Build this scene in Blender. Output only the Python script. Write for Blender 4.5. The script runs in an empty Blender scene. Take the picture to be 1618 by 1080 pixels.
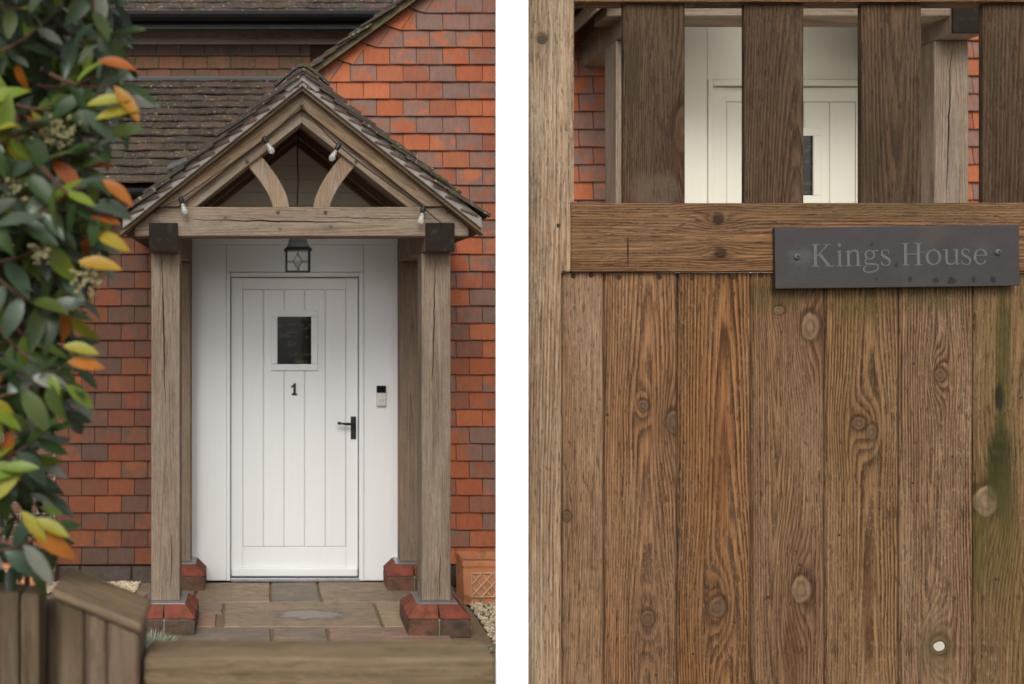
import bpy, bmesh, math, random
from mathutils import Vector, Matrix
R = math.radians
random.seed(7)
sc = bpy.context.scene
col = sc.collection

# ------------------------------------------------------------------ camera
FPX, VU, VV, CZ = 1633.0, 414.0, 500.0, 1.75
cam = bpy.data.cameras.new('camera'); co = bpy.data.objects.new('camera', cam); col.objects.link(co)
co.location = (0, 0, CZ); co.rotation_euler = (R(90), 0, 0)
cam.sensor_width = 36.0; cam.lens = 36.0 * FPX / 1618.0
cam.shift_x = (809 - VU) / 1618.0; cam.shift_y = (VV - 540) / 1618.0
cam.clip_start = 0.05; cam.clip_end = 400
cam.dof.use_dof = True; cam.dof.focus_distance = 2.6; cam.dof.aperture_fstop = 9.0
sc.camera = co
# ------------------------------------------------------------------ light
SUN_EL, SUN_AZ = 40.0, -10.0      # azimuth measured from behind the camera towards the right
w = bpy.data.worlds.new('World'); sc.world = w; w.use_nodes = True
nt = w.node_tree; bg = nt.nodes['Background']
sky = nt.nodes.new('ShaderNodeTexSky'); sky.sky_type = 'NISHITA'; sky.sun_disc = False
sky.sun_elevation = R(SUN_EL); sky.sun_rotation = R(180 - SUN_AZ)
sky.air_density = 1.0; sky.dust_density = 4.0; sky.ozone_density = 1.0
hs = nt.nodes.new('ShaderNodeHueSaturation'); hs.inputs['Saturation'].default_value = 0.12
nt.links.new(sky.outputs[0], hs.inputs['Color']); nt.links.new(hs.outputs[0], bg.inputs[0])
bg.inputs[1].default_value = 0.15
sl = bpy.data.lights.new('sun', 'SUN'); sl.energy = 1.2; sl.angle = R(32); sl.color = (1, .94, .84)
so = bpy.data.objects.new('sun', sl); col.objects.link(so)
sd = Vector((math.sin(R(SUN_AZ)) * math.cos(R(SUN_EL)), -math.cos(R(SUN_AZ)) * math.cos(R(SUN_EL)), math.sin(R(SUN_EL))))
so.rotation_euler = sd.to_track_quat('Z', 'Y').to_euler(); so.location = sd * 30
vs = sc.view_settings; vs.view_transform = 'Standard'; vs.look = 'None'; vs.exposure = 0.10; vs.gamma = 1.0
sc.cycles.max_bounces = 6; sc.cycles.diffuse_bounces = 4; sc.cycles.transmission_bounces = 4
sc.render.resolution_x = 1024; sc.render.resolution_y = 684

# ------------------------------------------------------------------ helpers
def PX(u, d): return (u - VU) * d / FPX
def PZ(v, d): return CZ - (v - VV) * d / FPX
WP = {}
def link(o, world, parent=None):
    col.objects.link(o); world = Vector(world)
    if parent is not None:
        o.parent = parent; o.location = world - WP[parent.name]
        o.matrix_parent_inverse = parent.rotation_euler.to_matrix().to_4x4().inverted()
    else: o.location = world
    WP[o.name] = world
    return o
def tag(o, label=None, cat=None, group=None, kind=None):
    if label: o['label'] = label
    if cat: o['category'] = cat
    if group: o['group'] = group
    if kind: o['kind'] = kind
    return o
def thing(name, loc, label, cat, group=None):
    o = bpy.data.objects.new(name, None); o.empty_display_size = .1
    link(o, loc); return tag(o, label, cat, group)
def mesh(name, vs_, fs, mats, fm=None, smooth=False):
    m = bpy.data.meshes.new(name); m.from_pydata([tuple(v) for v in vs_], [], fs)
    for x in (mats if isinstance(mats, (list, tuple)) else [mats]): m.materials.append(x)
    if fm: m.polygons.foreach_set('material_index', fm)
    if smooth: m.polygons.foreach_set('use_smooth', [True] * len(m.polygons))
    m.update(); return m
def obj(name, me, world, parent=None, rot=None, scale=None):
    o = bpy.data.objects.new(name, me)
    if rot: o.rotation_euler = rot
    if scale: o.scale = scale
    return link(o, world, parent)
def fix(bm):
    bmesh.ops.recalc_face_normals(bm, faces=bm.faces)
def bm_mesh(name, bm, mat):
    fix(bm); m = bpy.data.meshes.new(name); bm.to_mesh(m); bm.free()
    for x in (mat if isinstance(mat, (list, tuple)) else [mat]): m.materials.append(x)
    return m
def bm_box(bm, x0, x1, y0, y1, z0, z1, bev=0, seg=2, mi=0):
    r = bmesh.ops.create_cube(bm, size=1.0)
    vs_ = r['verts']
    bmesh.ops.scale(bm, vec=(x1 - x0, y1 - y0, z1 - z0), verts=vs_)
    bmesh.ops.translate(bm, vec=((x0 + x1) / 2, (y0 + y1) / 2, (z0 + z1) / 2), verts=vs_)
    es = list({e for v in vs_ for e in v.link_edges})
    if bev: bmesh.ops.bevel(bm, geom=es, offset=bev, segments=seg, affect='EDGES', profile=.6)
def box(name, x0, x1, y0, y1, z0, z1, mat, parent=None, bev=.003, seg=2, rot=None, wob=0):
    bm = bmesh.new(); hx, hy, hz = (x1 - x0) / 2, (y1 - y0) / 2, (z1 - z0) / 2
    bm_box(bm, -hx, hx, -hy, hy, -hz, hz, bev, seg)
    if wob:
        for v in bm.verts: v.co += Vector([random.uniform(-wob, wob) for _ in range(3)])
    return obj(name, bm_mesh(name, bm, mat), ((x0 + x1) / 2, (y0 + y1) / 2, (z0 + z1) / 2), parent, rot)
def prism(name, poly, y0, y1, mat, parent=None, ang=0.0, bev=.0):
    """polygon in world XZ, extruded in Y; local X axis turned by ang (about Y) so grain runs along it"""
    cx = sum(p[0] for p in poly) / len(poly); cz = sum(p[1] for p in poly) / len(poly); cy = (y0 + y1) / 2
    ca, sa = math.cos(ang), math.sin(ang)
    loc = [((x - cx) * ca + (z - cz) * sa, -(x - cx) * sa + (z - cz) * ca) for x, z in poly]
    bm = bmesh.new(); h = (y1 - y0) / 2
    a = [bm.verts.new((x, -h, z)) for x, z in loc]; b = [bm.verts.new((x, h, z)) for x, z in loc]
    n = len(a)
    bm.faces.new(a); bm.faces.new(b[::-1])
    for i in range(n): bm.faces.new((a[i], b[i], b[(i + 1) % n], a[(i + 1) % n]))
    fix(bm)
    if bev: bmesh.ops.bevel(bm, geom=list(bm.edges), offset=bev, segments=1, affect='EDGES')
    return obj(name, bm_mesh(name, bm, mat), (cx, cy, cz), parent, (0, -ang, 0))
def tube_into(bm, pts, rad, n=6):
    rings = []
    for i, p in enumerate(pts):
        p = Vector(p); q = Vector(pts[min(i + 1, len(pts) - 1)]) - Vector(pts[max(i - 1, 0)])
        q.normalize(); s = q.orthogonal().normalized(); t = q.cross(s)
        r = rad[i] if isinstance(rad, (list, tuple)) else rad
        rings.append([bm.verts.new(p + (s * math.cos(2 * math.pi * k / n) + t * math.sin(2 * math.pi * k / n)) * r) for k in range(n)])
    # keep rings from twisting
    for a, b in zip(rings, rings[1:]):
        off = min(range(n), key=lambda o: sum((a[k].co - b[(k + o) % n].co).length for k in range(n)))
        bb = [b[(k + off) % n] for k in range(n)]
        b[:] = bb
        for k in range(n): bm.faces.new((a[k], a[(k + 1) % n], b[(k + 1) % n], b[k]))
    bm.faces.new(rings[0][::-1]); bm.faces.new(rings[-1])
def tube(name, pts, rad, mat, parent=None, n=6, smooth=True):
    o = Vector(pts[0]); bm = bmesh.new(); tube_into(bm, [Vector(p) - o for p in pts], rad, n)
    m = bm_mesh(name, bm, mat)
    if smooth: m.polygons.foreach_set('use_smooth', [True] * len(m.polygons))
    return obj(name, m, o, parent)
def lathe_bm(bm, prof, n=16, axis='Z'):
    rings = []
    for r, z in prof:
        ring = []
        for k in range(n):
            a = 2 * math.pi * k / n
            p = (r * math.cos(a), r * math.sin(a), z) if axis == 'Z' else (r * math.cos(a), z, r * math.sin(a))
            ring.append(bm.verts.new(p))
        rings.append(ring)
    for a, b in zip(rings, rings[1:]):
        for k in range(n): bm.faces.new((a[k], a[(k + 1) % n], b[(k + 1) % n], b[k]))
    bm.faces.new(rings[0]); bm.faces.new(rings[-1])

# ------------------------------------------------------------------ node expressions
class E:
    def __init__(s, nt, so): s.nt, s.so = nt, so
    def m(s, op, *a):
        n = s.nt.nodes.new('ShaderNodeMath'); n.operation = op
        for i, x in enumerate((s,) + a):
            if isinstance(x, E): s.nt.links.new(x.so, n.inputs[i])
            else: n.inputs[i].default_value = x
        return E(s.nt, n.outputs[0])
    def __add__(s, o): return s.m('ADD', o)
    __radd__ = __add__
    def __sub__(s, o): return s.m('SUBTRACT', o)
    def __rsub__(s, o): return (s * -1.0) + o
    def __mul__(s, o): return s.m('MULTIPLY', o)
    __rmul__ = __mul__
    def __truediv__(s, o): return s.m('DIVIDE', o) if isinstance(o, E) else s * (1.0 / o)
    def sqrt(s): return s.m('SQRT')
    def fract(s): return s.m('FRACT')
    def sin(s): return s.m('SINE')
    def exp(s): return s.m('EXPONENT')
    def abs(s): return s.m('ABSOLUTE')
    def max(s, o): return s.m('MAXIMUM', o)
    def min(s, o): return s.m('MINIMUM', o)
    def pw(s, o): return s.m('POWER', o)
    def ss(s, a, b):
        n = s.nt.nodes.new('ShaderNodeMapRange'); n.interpolation_type = 'SMOOTHSTEP'
        s.nt.links.new(s.so, n.inputs[0])
        if a <= b: n.inputs[1].default_value = a; n.inputs[2].default_value = b
        else:
            n.inputs[1].default_value = b; n.inputs[2].default_value = a; n.inputs[3].default_value = 1; n.inputs[4].default_value = 0
        return E(s.nt, n.outputs[0])
class Mat:
    def __init__(s, name, rough=.7, spec=.3):
        s.mat = bpy.data.materials.new(name); s.mat.use_nodes = True; s.nt = s.mat.node_tree
        s.b = s.nt.nodes['Principled BSDF']; s.b.inputs['Roughness'].default_value = rough
        s.b.inputs['Specular IOR Level'].default_value = spec
        tc = s.nt.nodes.new('ShaderNodeTexCoord'); sep = s.nt.nodes.new('ShaderNodeSeparateXYZ')
        s.nt.links.new(tc.outputs['Object'], sep.inputs[0])
        s.x, s.y, s.z = [E(s.nt, o) for o in sep.outputs]
        oi = s.nt.nodes.new('ShaderNodeObjectInfo'); s.rnd = E(s.nt, oi.outputs['Random'])
        ge = s.nt.nodes.new('ShaderNodeNewGeometry'); sp = s.nt.nodes.new('ShaderNodeSeparateXYZ')
        s.nt.links.new(ge.outputs['Position'], sp.inputs[0]); s.wx, s.wy, s.wz = [E(s.nt, o) for o in sp.outputs]
        s.isl = E(s.nt, ge.outputs['Random Per Island'])
    def vec(s, x, y, z):
        n = s.nt.nodes.new('ShaderNodeCombineXYZ')
        for i, q in enumerate((x, y, z)):
            if isinstance(q, E): s.nt.links.new(q.so, n.inputs[i])
            else: n.inputs[i].default_value = q
        return n.outputs[0]
    def noise(s, x, y, z, det=2.0, rough=.5, dist=0.0):
        n = s.nt.nodes.new('ShaderNodeTexNoise'); n.inputs['Scale'].default_value = 1.0
        n.inputs['Detail'].default_value = det; n.inputs['Roughness'].default_value = rough; n.inputs['Distortion'].default_value = dist
        s.nt.links.new(s.vec(x, y, z), n.inputs['Vector']); return E(s.nt, n.outputs[0])
    def c(s, rgb):
        n = s.nt.nodes.new('ShaderNodeRGB'); n.outputs[0].default_value = (*rgb, 1); return n.outputs[0]
    def mix(s, f, a, b, mode='MIX'):
        n = s.nt.nodes.new('ShaderNodeMix'); n.data_type = 'RGBA'; n.blend_type = mode
        if isinstance(f, E): s.nt.links.new(f.so, n.inputs[0])
        else: n.inputs[0].default_value = f
        for i, q in ((6, a), (7, b)):
            if isinstance(q, tuple): n.inputs[i].default_value = (*q, 1)
            else: s.nt.links.new(q, n.inputs[i])
        return n.outputs[2]
    def ramp(s, f, stops, interp='LINEAR'):
        n = s.nt.nodes.new('ShaderNodeValToRGB'); n.color_ramp.interpolation = interp
        e = n.color_ramp.elements
        while len(e) < len(stops): e.new(1)
        for q, (p, cc) in zip(e, stops): q.position = p; q.color = (*cc, 1)
        s.nt.links.new(f.so, n.inputs[0]); return n.outputs[0]
    def scale(s, colr, f):
        n = s.nt.nodes.new('ShaderNodeVectorMath'); n.operation = 'SCALE'
        s.nt.links.new(colr, n.inputs[0])
        if isinstance(f, E): s.nt.links.new(f.so, n.inputs['Scale'])
        else: n.inputs['Scale'].default_value = f
        return n.outputs[0]
    def out(s, colr, rough=None, bump=None, bs=.3, bd=.002):
        if isinstance(colr, tuple): s.b.inputs['Base Color'].default_value = (*colr, 1)
        else: s.nt.links.new(colr, s.b.inputs['Base Color'])
        if isinstance(rough, E): s.nt.links.new(rough.so, s.b.inputs['Roughness'])
        if bump is not None:
            n = s.nt.nodes.new('ShaderNodeBump'); n.inputs['Strength'].default_value = bs; n.inputs['Distance'].default_value = bd
            s.nt.links.new(bump.so, n.inputs['Height']); s.nt.links.new(n.outputs[0], s.b.inputs['Normal'])
        return s.mat

def wood(name, light, dark, grey, axis='Z', sp=.006, a0=0.0, h0=.035, sl=.03, warp=.03, knots=(), marks=(), cracks=(),
         weather=.35, ring=.8, seed=0.0, fib=.55, moss=(), mossc=(.10, .12, .025), bs=.35, rough=.82, knotc=(.23, .17, .12), tone=1.0, flk=.3):
    M = Mat(name, rough, .25)
    if axis == 'Z': a, b, c = M.x, M.z, M.y
    elif axis == 'X': a, b, c = M.z, M.x, M.y
    else: a, b, c = M.x, M.y, M.z
    o = M.rnd * 31.7 + seed
    n1 = M.noise(a * 4 + o, b * .55, c * 4, 1)
    n2 = M.noise(a * 26 + o, b * 3.6, c * 20, 2)
    nk = M.noise(a * 60 + o, b * 45, c * 20 + 5, 3, .6)
    core = None; rim = None; bump = None; aw = a
    for (ka, kb, r, asp, amp) in knots:
        ua = (a - ka) / r; ub = (b - kb) / (r * asp)
        d2 = ua * ua + ub * ub * .22
        g2 = (d2 * -.16).exp()
        aw = aw - (a - ka) * g2 * .72                    # fibres flow round the knot
        bq = (d2 * -.42).exp() * (amp * r * .42)
        bump = bq if bump is None else bump + bq
        dk = (ua * ua + ub * ub).sqrt() + (n2 - .5) * .5 + (nk - .5) * .45
        cm = dk.ss(1.02, .80)
        rm = dk.ss(.70, .98) * dk.ss(1.55, 1.0) * ((ub * .9 + ua * .5 + r * 40).sin() * .35 + .65)
        ringk = ((dk + ua * .15) * 11.0).sin() * .5 + .5
        core = (cm, ringk, g2) if core is None else (core[0].max(cm), core[1] * (1 - cm) + ringk * cm, core[2].max(g2))
        rim = rm if rim is None else rim.max(rm)
    h = b * sl + (n1 - .5) * warp * 2 + h0
    da = aw - a0 + (n2 - .5) * .010
    rr = (da * da + h * h).sqrt()
    if bump is not None: rr = rr + bump
    ph = rr / (sp * .86) + (n2 - .5) * .6 + (M.noise(a * 90 + o, b * 2.0, c * 60, 2) - .5) * .5
    t = ph.fract()
    prof = t.ss(.1, .78) * t.ss(1.0, .84)
    var = M.noise(a * 34 + o, b * .9, c * 30 + 4, 2)
    fb = M.noise(a * 380 + o, b * 16, c * 420, 2, .65)
    fb2 = M.noise(a * 170 + o, b * 3.4, c * 150 + 9, 2, .65)
    blot = M.noise(a * 11 + o, b * 2.0, c * 9 + 3, 4, .6)
    colr = M.mix((prof * ring * (var * 1.5 + .2)).min(1.0), tuple(x * 1.2 for x in light), tuple(x * .62 for x in dark))
    colr = M.mix((blot.ss(.40, .70) * weather + fb.ss(.52, .76) * weather * .8).min(1.0), colr, grey)
    colr = M.scale(colr, ((fb - .5) * 1.3 + (fb2 - .5) * 1.5) * fib + 1.0)
    colr = M.scale(colr, M.noise(a * 5 + o, b * 1.3, c * 3 + 7, 3, .6) * .9 + .55)
    streak = M.noise(a * 110 + o + 3, b * 1.6, c * 90, 2, .5).ss(.66, .74)
    colr = M.mix(streak * .45, colr, tuple(x * .4 for x in dark))
    pale = M.noise(a * 300 + o + 8, b * 70, c * 200, 2, .7).ss(.50, .68) * (blot.ss(.36, .60) * .8 + .2)
    colr = M.mix(pale * flk, colr, tuple(min(1, x * 1.35) for x in grey))
    pit = M.noise(a * 240 + o + 5, b * 30, c * 200 + 3, 2, .7).ss(.56, .70)
    colr = M.mix(pit * (flk + .05), colr, tuple(x * .33 for x in dark))
    hgt = fb * 1.0 + fb2 * 1.3 + pale * .8 - pit * 1.2
    if core:
        colr = M.mix(core[2] * .30, colr, tuple(x * .75 for x in dark))
        colr = M.mix(rim * .65, colr, tuple(x * .30 for x in dark))
        kc = M.mix(core[1] * .75, tuple(x * .62 for x in knotc), knotc)
        kc = M.scale(kc, nk * .9 + fb2 * .5 + .25)
        colr = M.mix(core[0] * .9, colr, kc)
        hgt = hgt - rim * 1.2 + core[0] * .8
    for (ka, kb, ra, rb, cc, st) in marks:          # stains with a shape of their own
        ua = (a - ka) / ra; ub = (b - kb) / rb
        dk = (ua * ua + ub * ub).sqrt() + (n2 - .5) * 1.3 + (fb2 - .5) * 1.2 + (nk - .5) * .6
        colr = M.mix(dk.ss(1.25, .45) * st * (fb2 * .9 + nk * .9).min(1.15), colr, cc)
    for (ca, b0, b1, wd, drift) in cracks:
        mid = (b0 + b1) / 2; hl = (b1 - b0) / 2
        q = (1 - ((b - mid) / hl).abs()).max(0.0)
        line = a - ca - (b - mid) * drift - (M.noise(b * 9, 3.1, o * .1 + ca * 7, 2) - .5) * .018
        ck = (line.abs() - q.sqrt() * wd).ss(.0007, -.0005) * q.ss(0, .04)
        colr = M.mix(ck, colr, (.012, .009, .007)); hgt = hgt - ck * 4
    for (side, amt) in moss:
        mm = M.noise(a * 14 + o, b * 7, c * 14 + 2, 4, .65).ss(.45, .7)
        colr = M.mix(mm * amt, colr, mossc)
    colr = M.mix(1.0, colr, tone if isinstance(tone, tuple) else (tone,) * 3, 'MULTIPLY')
    return M.out(colr, None, hgt, bs, .0018)

def plain(name, rgb, rough=.6, spec=.3, var=.12, sc_=9.0, metal=0.0, bs=.0, bsc=200.0):
    M = Mat(name, rough, spec); M.b.inputs['Metallic'].default_value = metal
    n = M.noise(M.wx * sc_, M.wy * sc_, M.wz * sc_, 4, .6)
    cc = M.scale(M.c(rgb), (n - .5) * (2 * var) + 1.0)
    bump = M.noise(M.wx * bsc, M.wy * bsc, M.wz * bsc, 2) if bs else None
    return M.out(cc, (n - .5) * .25 + rough, bump, bs, .002)

# ------------------------------------------------------------------ materials
def mat_white(name, rgb, rough):
    M = Mat(name, rough, .4)
    n = M.noise(M.wx * 2.5, M.wy * 2.5, M.wz * 1.4, 3); st = M.noise(M.wx * 60, M.wy * 30, M.wz * 3, 3)
    sp = M.noise(M.wx * 55, M.wy * 55, M.wz * 55, 2).ss(.76, .79)
    cc = M.scale(M.c(rgb), (n - .5) * .07 + (st - .5) * .05 + 1)
    cc = M.mix(sp * .35, cc, (.25, .22, .19))
    return M.out(cc, None, st, .06, .002)
m_white = mat_white('white_gloss_paint', (.71, .71, .705), .45)
m_cream = mat_white('cream_painted_board', (.72, .70, .60), .6)
m_post = plain('blank_band_white', (.95, .95, .945), .5, .3, .01)  # blank white for the added band post

def mat_tile(name, stops, smc, sm_amt, lich=0.0, rough=.75):
    M = Mat(name, rough, .3)
    o = M.rnd * 97.0
    base = M.ramp((M.rnd * 7.31).fract(), stops)
    n = M.noise(M.x * 9 + o, M.y * 9 + o, M.z * 13, 2)
    edge = (M.x.abs() / .085).pw(3.0) * .22
    pick = (M.rnd * 13.7).fract()
    msk = (n + edge * .6 + (pick - .5) * .62).ss(.46, .72)
    cc = M.mix(msk * sm_amt, base, smc)
    f = M.noise(M.x * 240 + o, M.y * 240, M.z * 240, 3, .65)
    g = M.noise(M.x * 40 + o, M.y * 40 + o, M.z * 16, 3, .6)
    cc = M.scale(cc, (f - .5) * .5 + (g - .5) * .55 + 1.0)
    spk = M.noise(M.x * 110 + o, M.y * 110, M.z * 110 + o, 1).ss(.74, .78)
    cc = M.mix(spk * .5, cc, (.05, .03, .025))
    if lich:
        l1 = M.noise(M.wx * 16, M.wy * 16, M.wz * 16, 4, .7)
        cc = M.mix(l1.ss(.50, .64) * lich * .8, cc, (.065, .062, .020))
        l2 = M.noise(M.wx * 38 + 5, M.wy * 38, M.wz * 38, 3, .6)
        cc = M.mix(l2.ss(.62, .69) * lich * .8, cc, (.34, .32, .25))
        l3 = M.noise(M.wx * 55 + 15, M.wy * 55, M.wz * 55, 3, .6)
        cc = M.mix(l3.ss(.64, .71) * lich * .7, cc, (.30, .21, .035))
    return M.out(cc, None, f + g, .25, .003)
m_tile = mat_tile('hung_clay_tile', [(0, (.40, .12, .048)), (.3, (.33, .092, .038)), (.5, (.41, .135, .058)), (.7, (.27, .085, .042)), (.88, (.22, .095, .062)), (1, (.36, .11, .045))], (.185, .12, .098), .85)
m_tile_shaded = mat_tile('shaded_clay_tile', [(0, (.185, .053, .019)), (.3, (.14, .040, .016)), (.6, (.12, .039, .018)), (.8, (.08, .033, .021)), (1, (.165, .053, .019))], (.075, .044, .030), .8)  # left wall copy of the clay tile, its shade put into the colour
m_tile_brown = mat_tile('brown_hung_tile', [(0, (.16, .07, .042)), (.5, (.11, .05, .035)), (1, (.19, .082, .042))], (.09, .07, .035), .8, .25)
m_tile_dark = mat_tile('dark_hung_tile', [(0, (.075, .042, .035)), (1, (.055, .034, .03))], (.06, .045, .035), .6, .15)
m_roof = mat_tile('mossy_roof_tile', [(0, (.075, .05, .04)), (.4, (.042, .031, .028)), (.7, (.066, .051, .044)), (1, (.09, .054, .040))], (.035, .029, .025), .6, 1.0)
m_slip = mat_tile('verge_tile_slip', [(0, (.15, .075, .052)), (.5, (.10, .06, .045)), (1, (.19, .085, .055))], (.08, .055, .042), .7, .3)

GREY = (.33, .285, .24)
OAK = dict(light=(.285, .23, .18), dark=(.17, .125, .09), grey=(.34, .30, .25), tone=(.66, .605, .55))
m_oak_post = wood('weathered_oak_post', sp=.0075, h0=.08, sl=.012, warp=.02, weather=.85, ring=.5, fib=.75, cracks=[(-.012, .25, .95, .0036, .03), (.02, -.98, -.72, .0024, .02)], **OAK)
m_oak_post2 = wood('weathered_oak_post_split', sp=.0075, h0=.07, sl=.012, warp=.02, weather=.85, ring=.5, fib=.75, seed=5, cracks=[(-.01, .12, .97, .0040, -.02), (.035, -.9, -.6, .0022, .02)], **OAK)
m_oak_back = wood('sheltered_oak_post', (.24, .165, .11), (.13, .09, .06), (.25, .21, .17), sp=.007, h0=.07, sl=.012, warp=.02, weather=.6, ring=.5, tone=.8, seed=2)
m_oak_beam = wood('oak_tie_beam', axis='X', sp=.009, h0=.09, sl=.02, warp=.03, weather=.8, ring=.5, fib=.7, seed=8, cracks=[(.012, -.62, .35, .0042, -.015), (.03, .05, .72, .0022, -.01)],
                  knots=[(-.03, -.12, .006, 1.2, .8), (-.02, .16, .007, 1.2, .8), (.03, -.42, .006, 1.2, .8)], **OAK)
m_oak_barge = wood('oak_barge_board', (.33, .215, .125), (.20, .125, .07), (.33, .27, .205), axis='X', sp=.008, h0=.06, sl=.02, warp=.03, weather=.6, ring=.6, tone=.62, seed=12, moss=[('a', .25)])
m_oak_raf = wood('oak_principal_rafter', (.35, .25, .165), (.20, .14, .09), (.36, .31, .25), axis='X', sp=.009, h0=.08, sl=.02, warp=.02, weather=.75, ring=.5, tone=.66, seed=15, knots=[(.02, .2, .008, 1.2, .8)])
m_oak_brace = wood('oak_brace', (.34, .235, .15), (.21, .145, .09), (.36, .30, .24), axis='Z', sp=.008, h0=.06, sl=.05, warp=.02, weather=.7, ring=.5, tone=.74, seed=18)
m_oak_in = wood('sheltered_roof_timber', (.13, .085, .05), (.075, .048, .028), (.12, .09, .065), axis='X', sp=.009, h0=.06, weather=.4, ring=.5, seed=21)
def mat_endgrain():
    M = Mat('dark_oak_end_grain', .9, .15)
    rr = (M.x * M.x + M.z * M.z).sqrt() + (M.noise(M.x * 20, M.z * 20, M.rnd * 9, 2) - .5) * .03
    t = (rr / .009).fract().ss(.3, .9)
    n = M.noise(M.x * 18 + M.rnd * 9, M.y * 18, M.z * 18, 4, .6)
    cc = M.mix(t * .5, (.022, .017, .013), (.009, .007, .0055)); cc = M.mix(n.ss(.5, .75) * .7, cc, (.05, .041, .03))
    return M.out(cc, None, t * -1 + n, .4, .002)
m_end = mat_endgrain()
def mat_mortar(name, rgb):
    M = Mat(name, .92, .15)
    n = M.noise(M.wx * 30, M.wy * 30, M.wz * 30, 4, .65); f = M.noise(M.wx * 260, M.wy * 260, M.wz * 260, 2)
    cc = M.scale(M.c(rgb), (n - .5) * .7 + (f - .5) * .35 + 1)
    cc = M.mix(M.noise(M.wx * 9, M.wy * 9, M.wz * 9, 3).ss(.55, .72) * .5, cc, (.11, .10, .075))
    return M.out(cc, None, n + f, .5, .004)
m_mortar = mat_mortar('grey_bedding_mortar', (.28, .265, .24))
m_joint = mat_mortar('pale_brick_mortar', (.30, .26, .20))
m_pave_joint = mat_mortar('sandy_paving_joint', (.19, .14, .08))
m_stone_plinth = mat_mortar('grimy_stone_plinth', (.07, .055, .045))
m_black = plain('black_gutter', (.012, .012, .013), .45, .4)
m_iron = plain('black_iron', (.014, .013, .012), .5, .4, bs=.15)
m_lead = plain('grey_lead', (.085, .085, .088), .6, .4)
m_zinc = plain('zinc_plate', (.42, .44, .47), .38, .5, metal=.8, var=.25, sc_=22)
m_fascia = wood('grey_fascia_board', (.28, .24, .20), (.21, .18, .15), (.30, .265, .23), axis='X', weather=.4, ring=.4)
m_wallback = plain('wall_backing', (.05, .03, .022), .9, .1)
def mat_brick(name, stops, moss=.0):
    M = Mat(name, .88, .2); o = M.rnd * 53
    base = M.ramp((M.rnd * 5.3).fract(), stops)
    n = M.noise(M.x * 16 + o, M.y * 16, M.z * 16 + o, 4, .6); f = M.noise(M.x * 190 + o, M.y * 190, M.z * 190, 3, .6)
    cc = M.scale(base, (n - .5) * 1.3 + (f - .5) * .8 + 1)
    if moss:
        cc = M.mix(M.noise(M.wx * 14, M.wy * 14, M.wz * 18, 4, .65).ss(.46, .66) * moss, cc, (.045, .04, .022))
    return M.out(cc, None, n + f, .4, .004)
m_brick = mat_brick('old_brown_brick', [(0, (.17, .085, .06)), (.5, (.12, .07, .055)), (1, (.20, .10, .065))])
m_pad_top = mat_brick('red_plinth_brick', [(0, (.20, .056, .034)), (.5, (.165, .045, .03)), (1, (.22, .066, .038))], .5)
m_pad_low = mat_brick('mossy_plinth_brick', [(0, (.13, .055, .035)), (.5, (.085, .06, .045)), (1, (.17, .075, .045))], .75)
def mat_slab():
    M = Mat('sandstone_slab', .72, .3); o = M.rnd * 71
    base = M.ramp((M.rnd * 9.1).fract(), [(0, (.27, .195, .12)), (.2, (.17, .14, .11)), (.4, (.30, .18, .125)), (.6, (.21, .165, .12)), (.8, (.33, .245, .15)), (1, (.26, .155, .11))])
    n = M.noise(M.x * 5 + o, M.y * 9 + o, 1.0, 4, .6, .6); f = M.noise(M.x * 120 + o, M.y * 120, M.z * 120, 3, .6)
    m2 = M.noise(M.x * 14 + o, M.y * 26, 3.0, 4, .65)
    cc = M.scale(base, (n - .5) * .8 + (f - .5) * .8 + 1)
    cc = M.mix(m2.ss(.54, .66) * .6, cc, (.12, .10, .078)); vv_ = (M.noise(M.x * 3 + o, M.y * 7 + o, 2.0, 3, .5, 1.5) * 14).fract().ss(.0, .12); cc = M.scale(cc, vv_ * .18 + .82); cc = M.mix(n.ss(.58, .72) * .35, cc, (.36, .22, .16))
    ua = (M.wx - PX(490, 6.07)) / .17; ub = (M.wy - 6.07) / .075
    dd = (ua * ua + ub * ub).sqrt() + (M.noise(M.wx * 9, M.wy * 22, 2.0, 4, .6) - .5) * 2.2
    cc = M.mix(dd.ss(1.75, 1.1) * .6, cc, (.12, .105, .09)); cc = M.mix(dd.ss(1.1, .85) * .6, cc, (.33, .315, .30))
    return M.out(cc, (m2 - .5) * .6 + .66, n * 2 + f * 1.2 + m2, .5, .006)
m_slab = mat_slab()
m_gravel = Mat('pale_gravel_stone', .8, .25)
m_gravel = m_gravel.out(m_gravel.ramp(m_gravel.isl, [(0, (.50, .40, .26)), (.35, (.60, .50, .35)), (.6, (.42, .34, .24)), (.85, (.66, .57, .43)), (1, (.36, .29, .21))]))
m_ground = mat_mortar('earth', (.16, .125, .085))
m_render = mat_white('pale_lime_render', (.72, .68, .60), .9)
def mat_terra():
    M = Mat('terracotta', .8, .25)
    n = M.noise(M.wx * 11, M.wy * 11, M.wz * 11, 4, .6); f = M.noise(M.wx * 150, M.wy * 150, M.wz * 150, 2)
    cc = M.scale(M.c((.48, .19, .085)), (n - .5) * .7 + (f - .5) * .3 + 1)
    cc = M.mix(M.noise(M.wx * 25 + 3, M.wy * 25, M.wz * 25, 4, .6).ss(.55, .7) * .5, cc, (.40, .30, .21))
    cc = M.mix(M.noise(M.wx * 8 + 9, M.wy * 8, M.wz * 8, 3).ss(.58, .72) * .6, cc, (.10, .06, .03))
    return M.out(cc, None, n + f, .35, .003)
m_terra = mat_terra()
m_glass = Mat('dark_window_glass', .04, .5); m_glass.b.inputs['Coat Weight'].default_value = .3
_reflect = m_glass.noise(m_glass.x * 9, 2.0, m_glass.z * 26, 3, .6)  # greenish reflection painted into the pane colour
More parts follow.
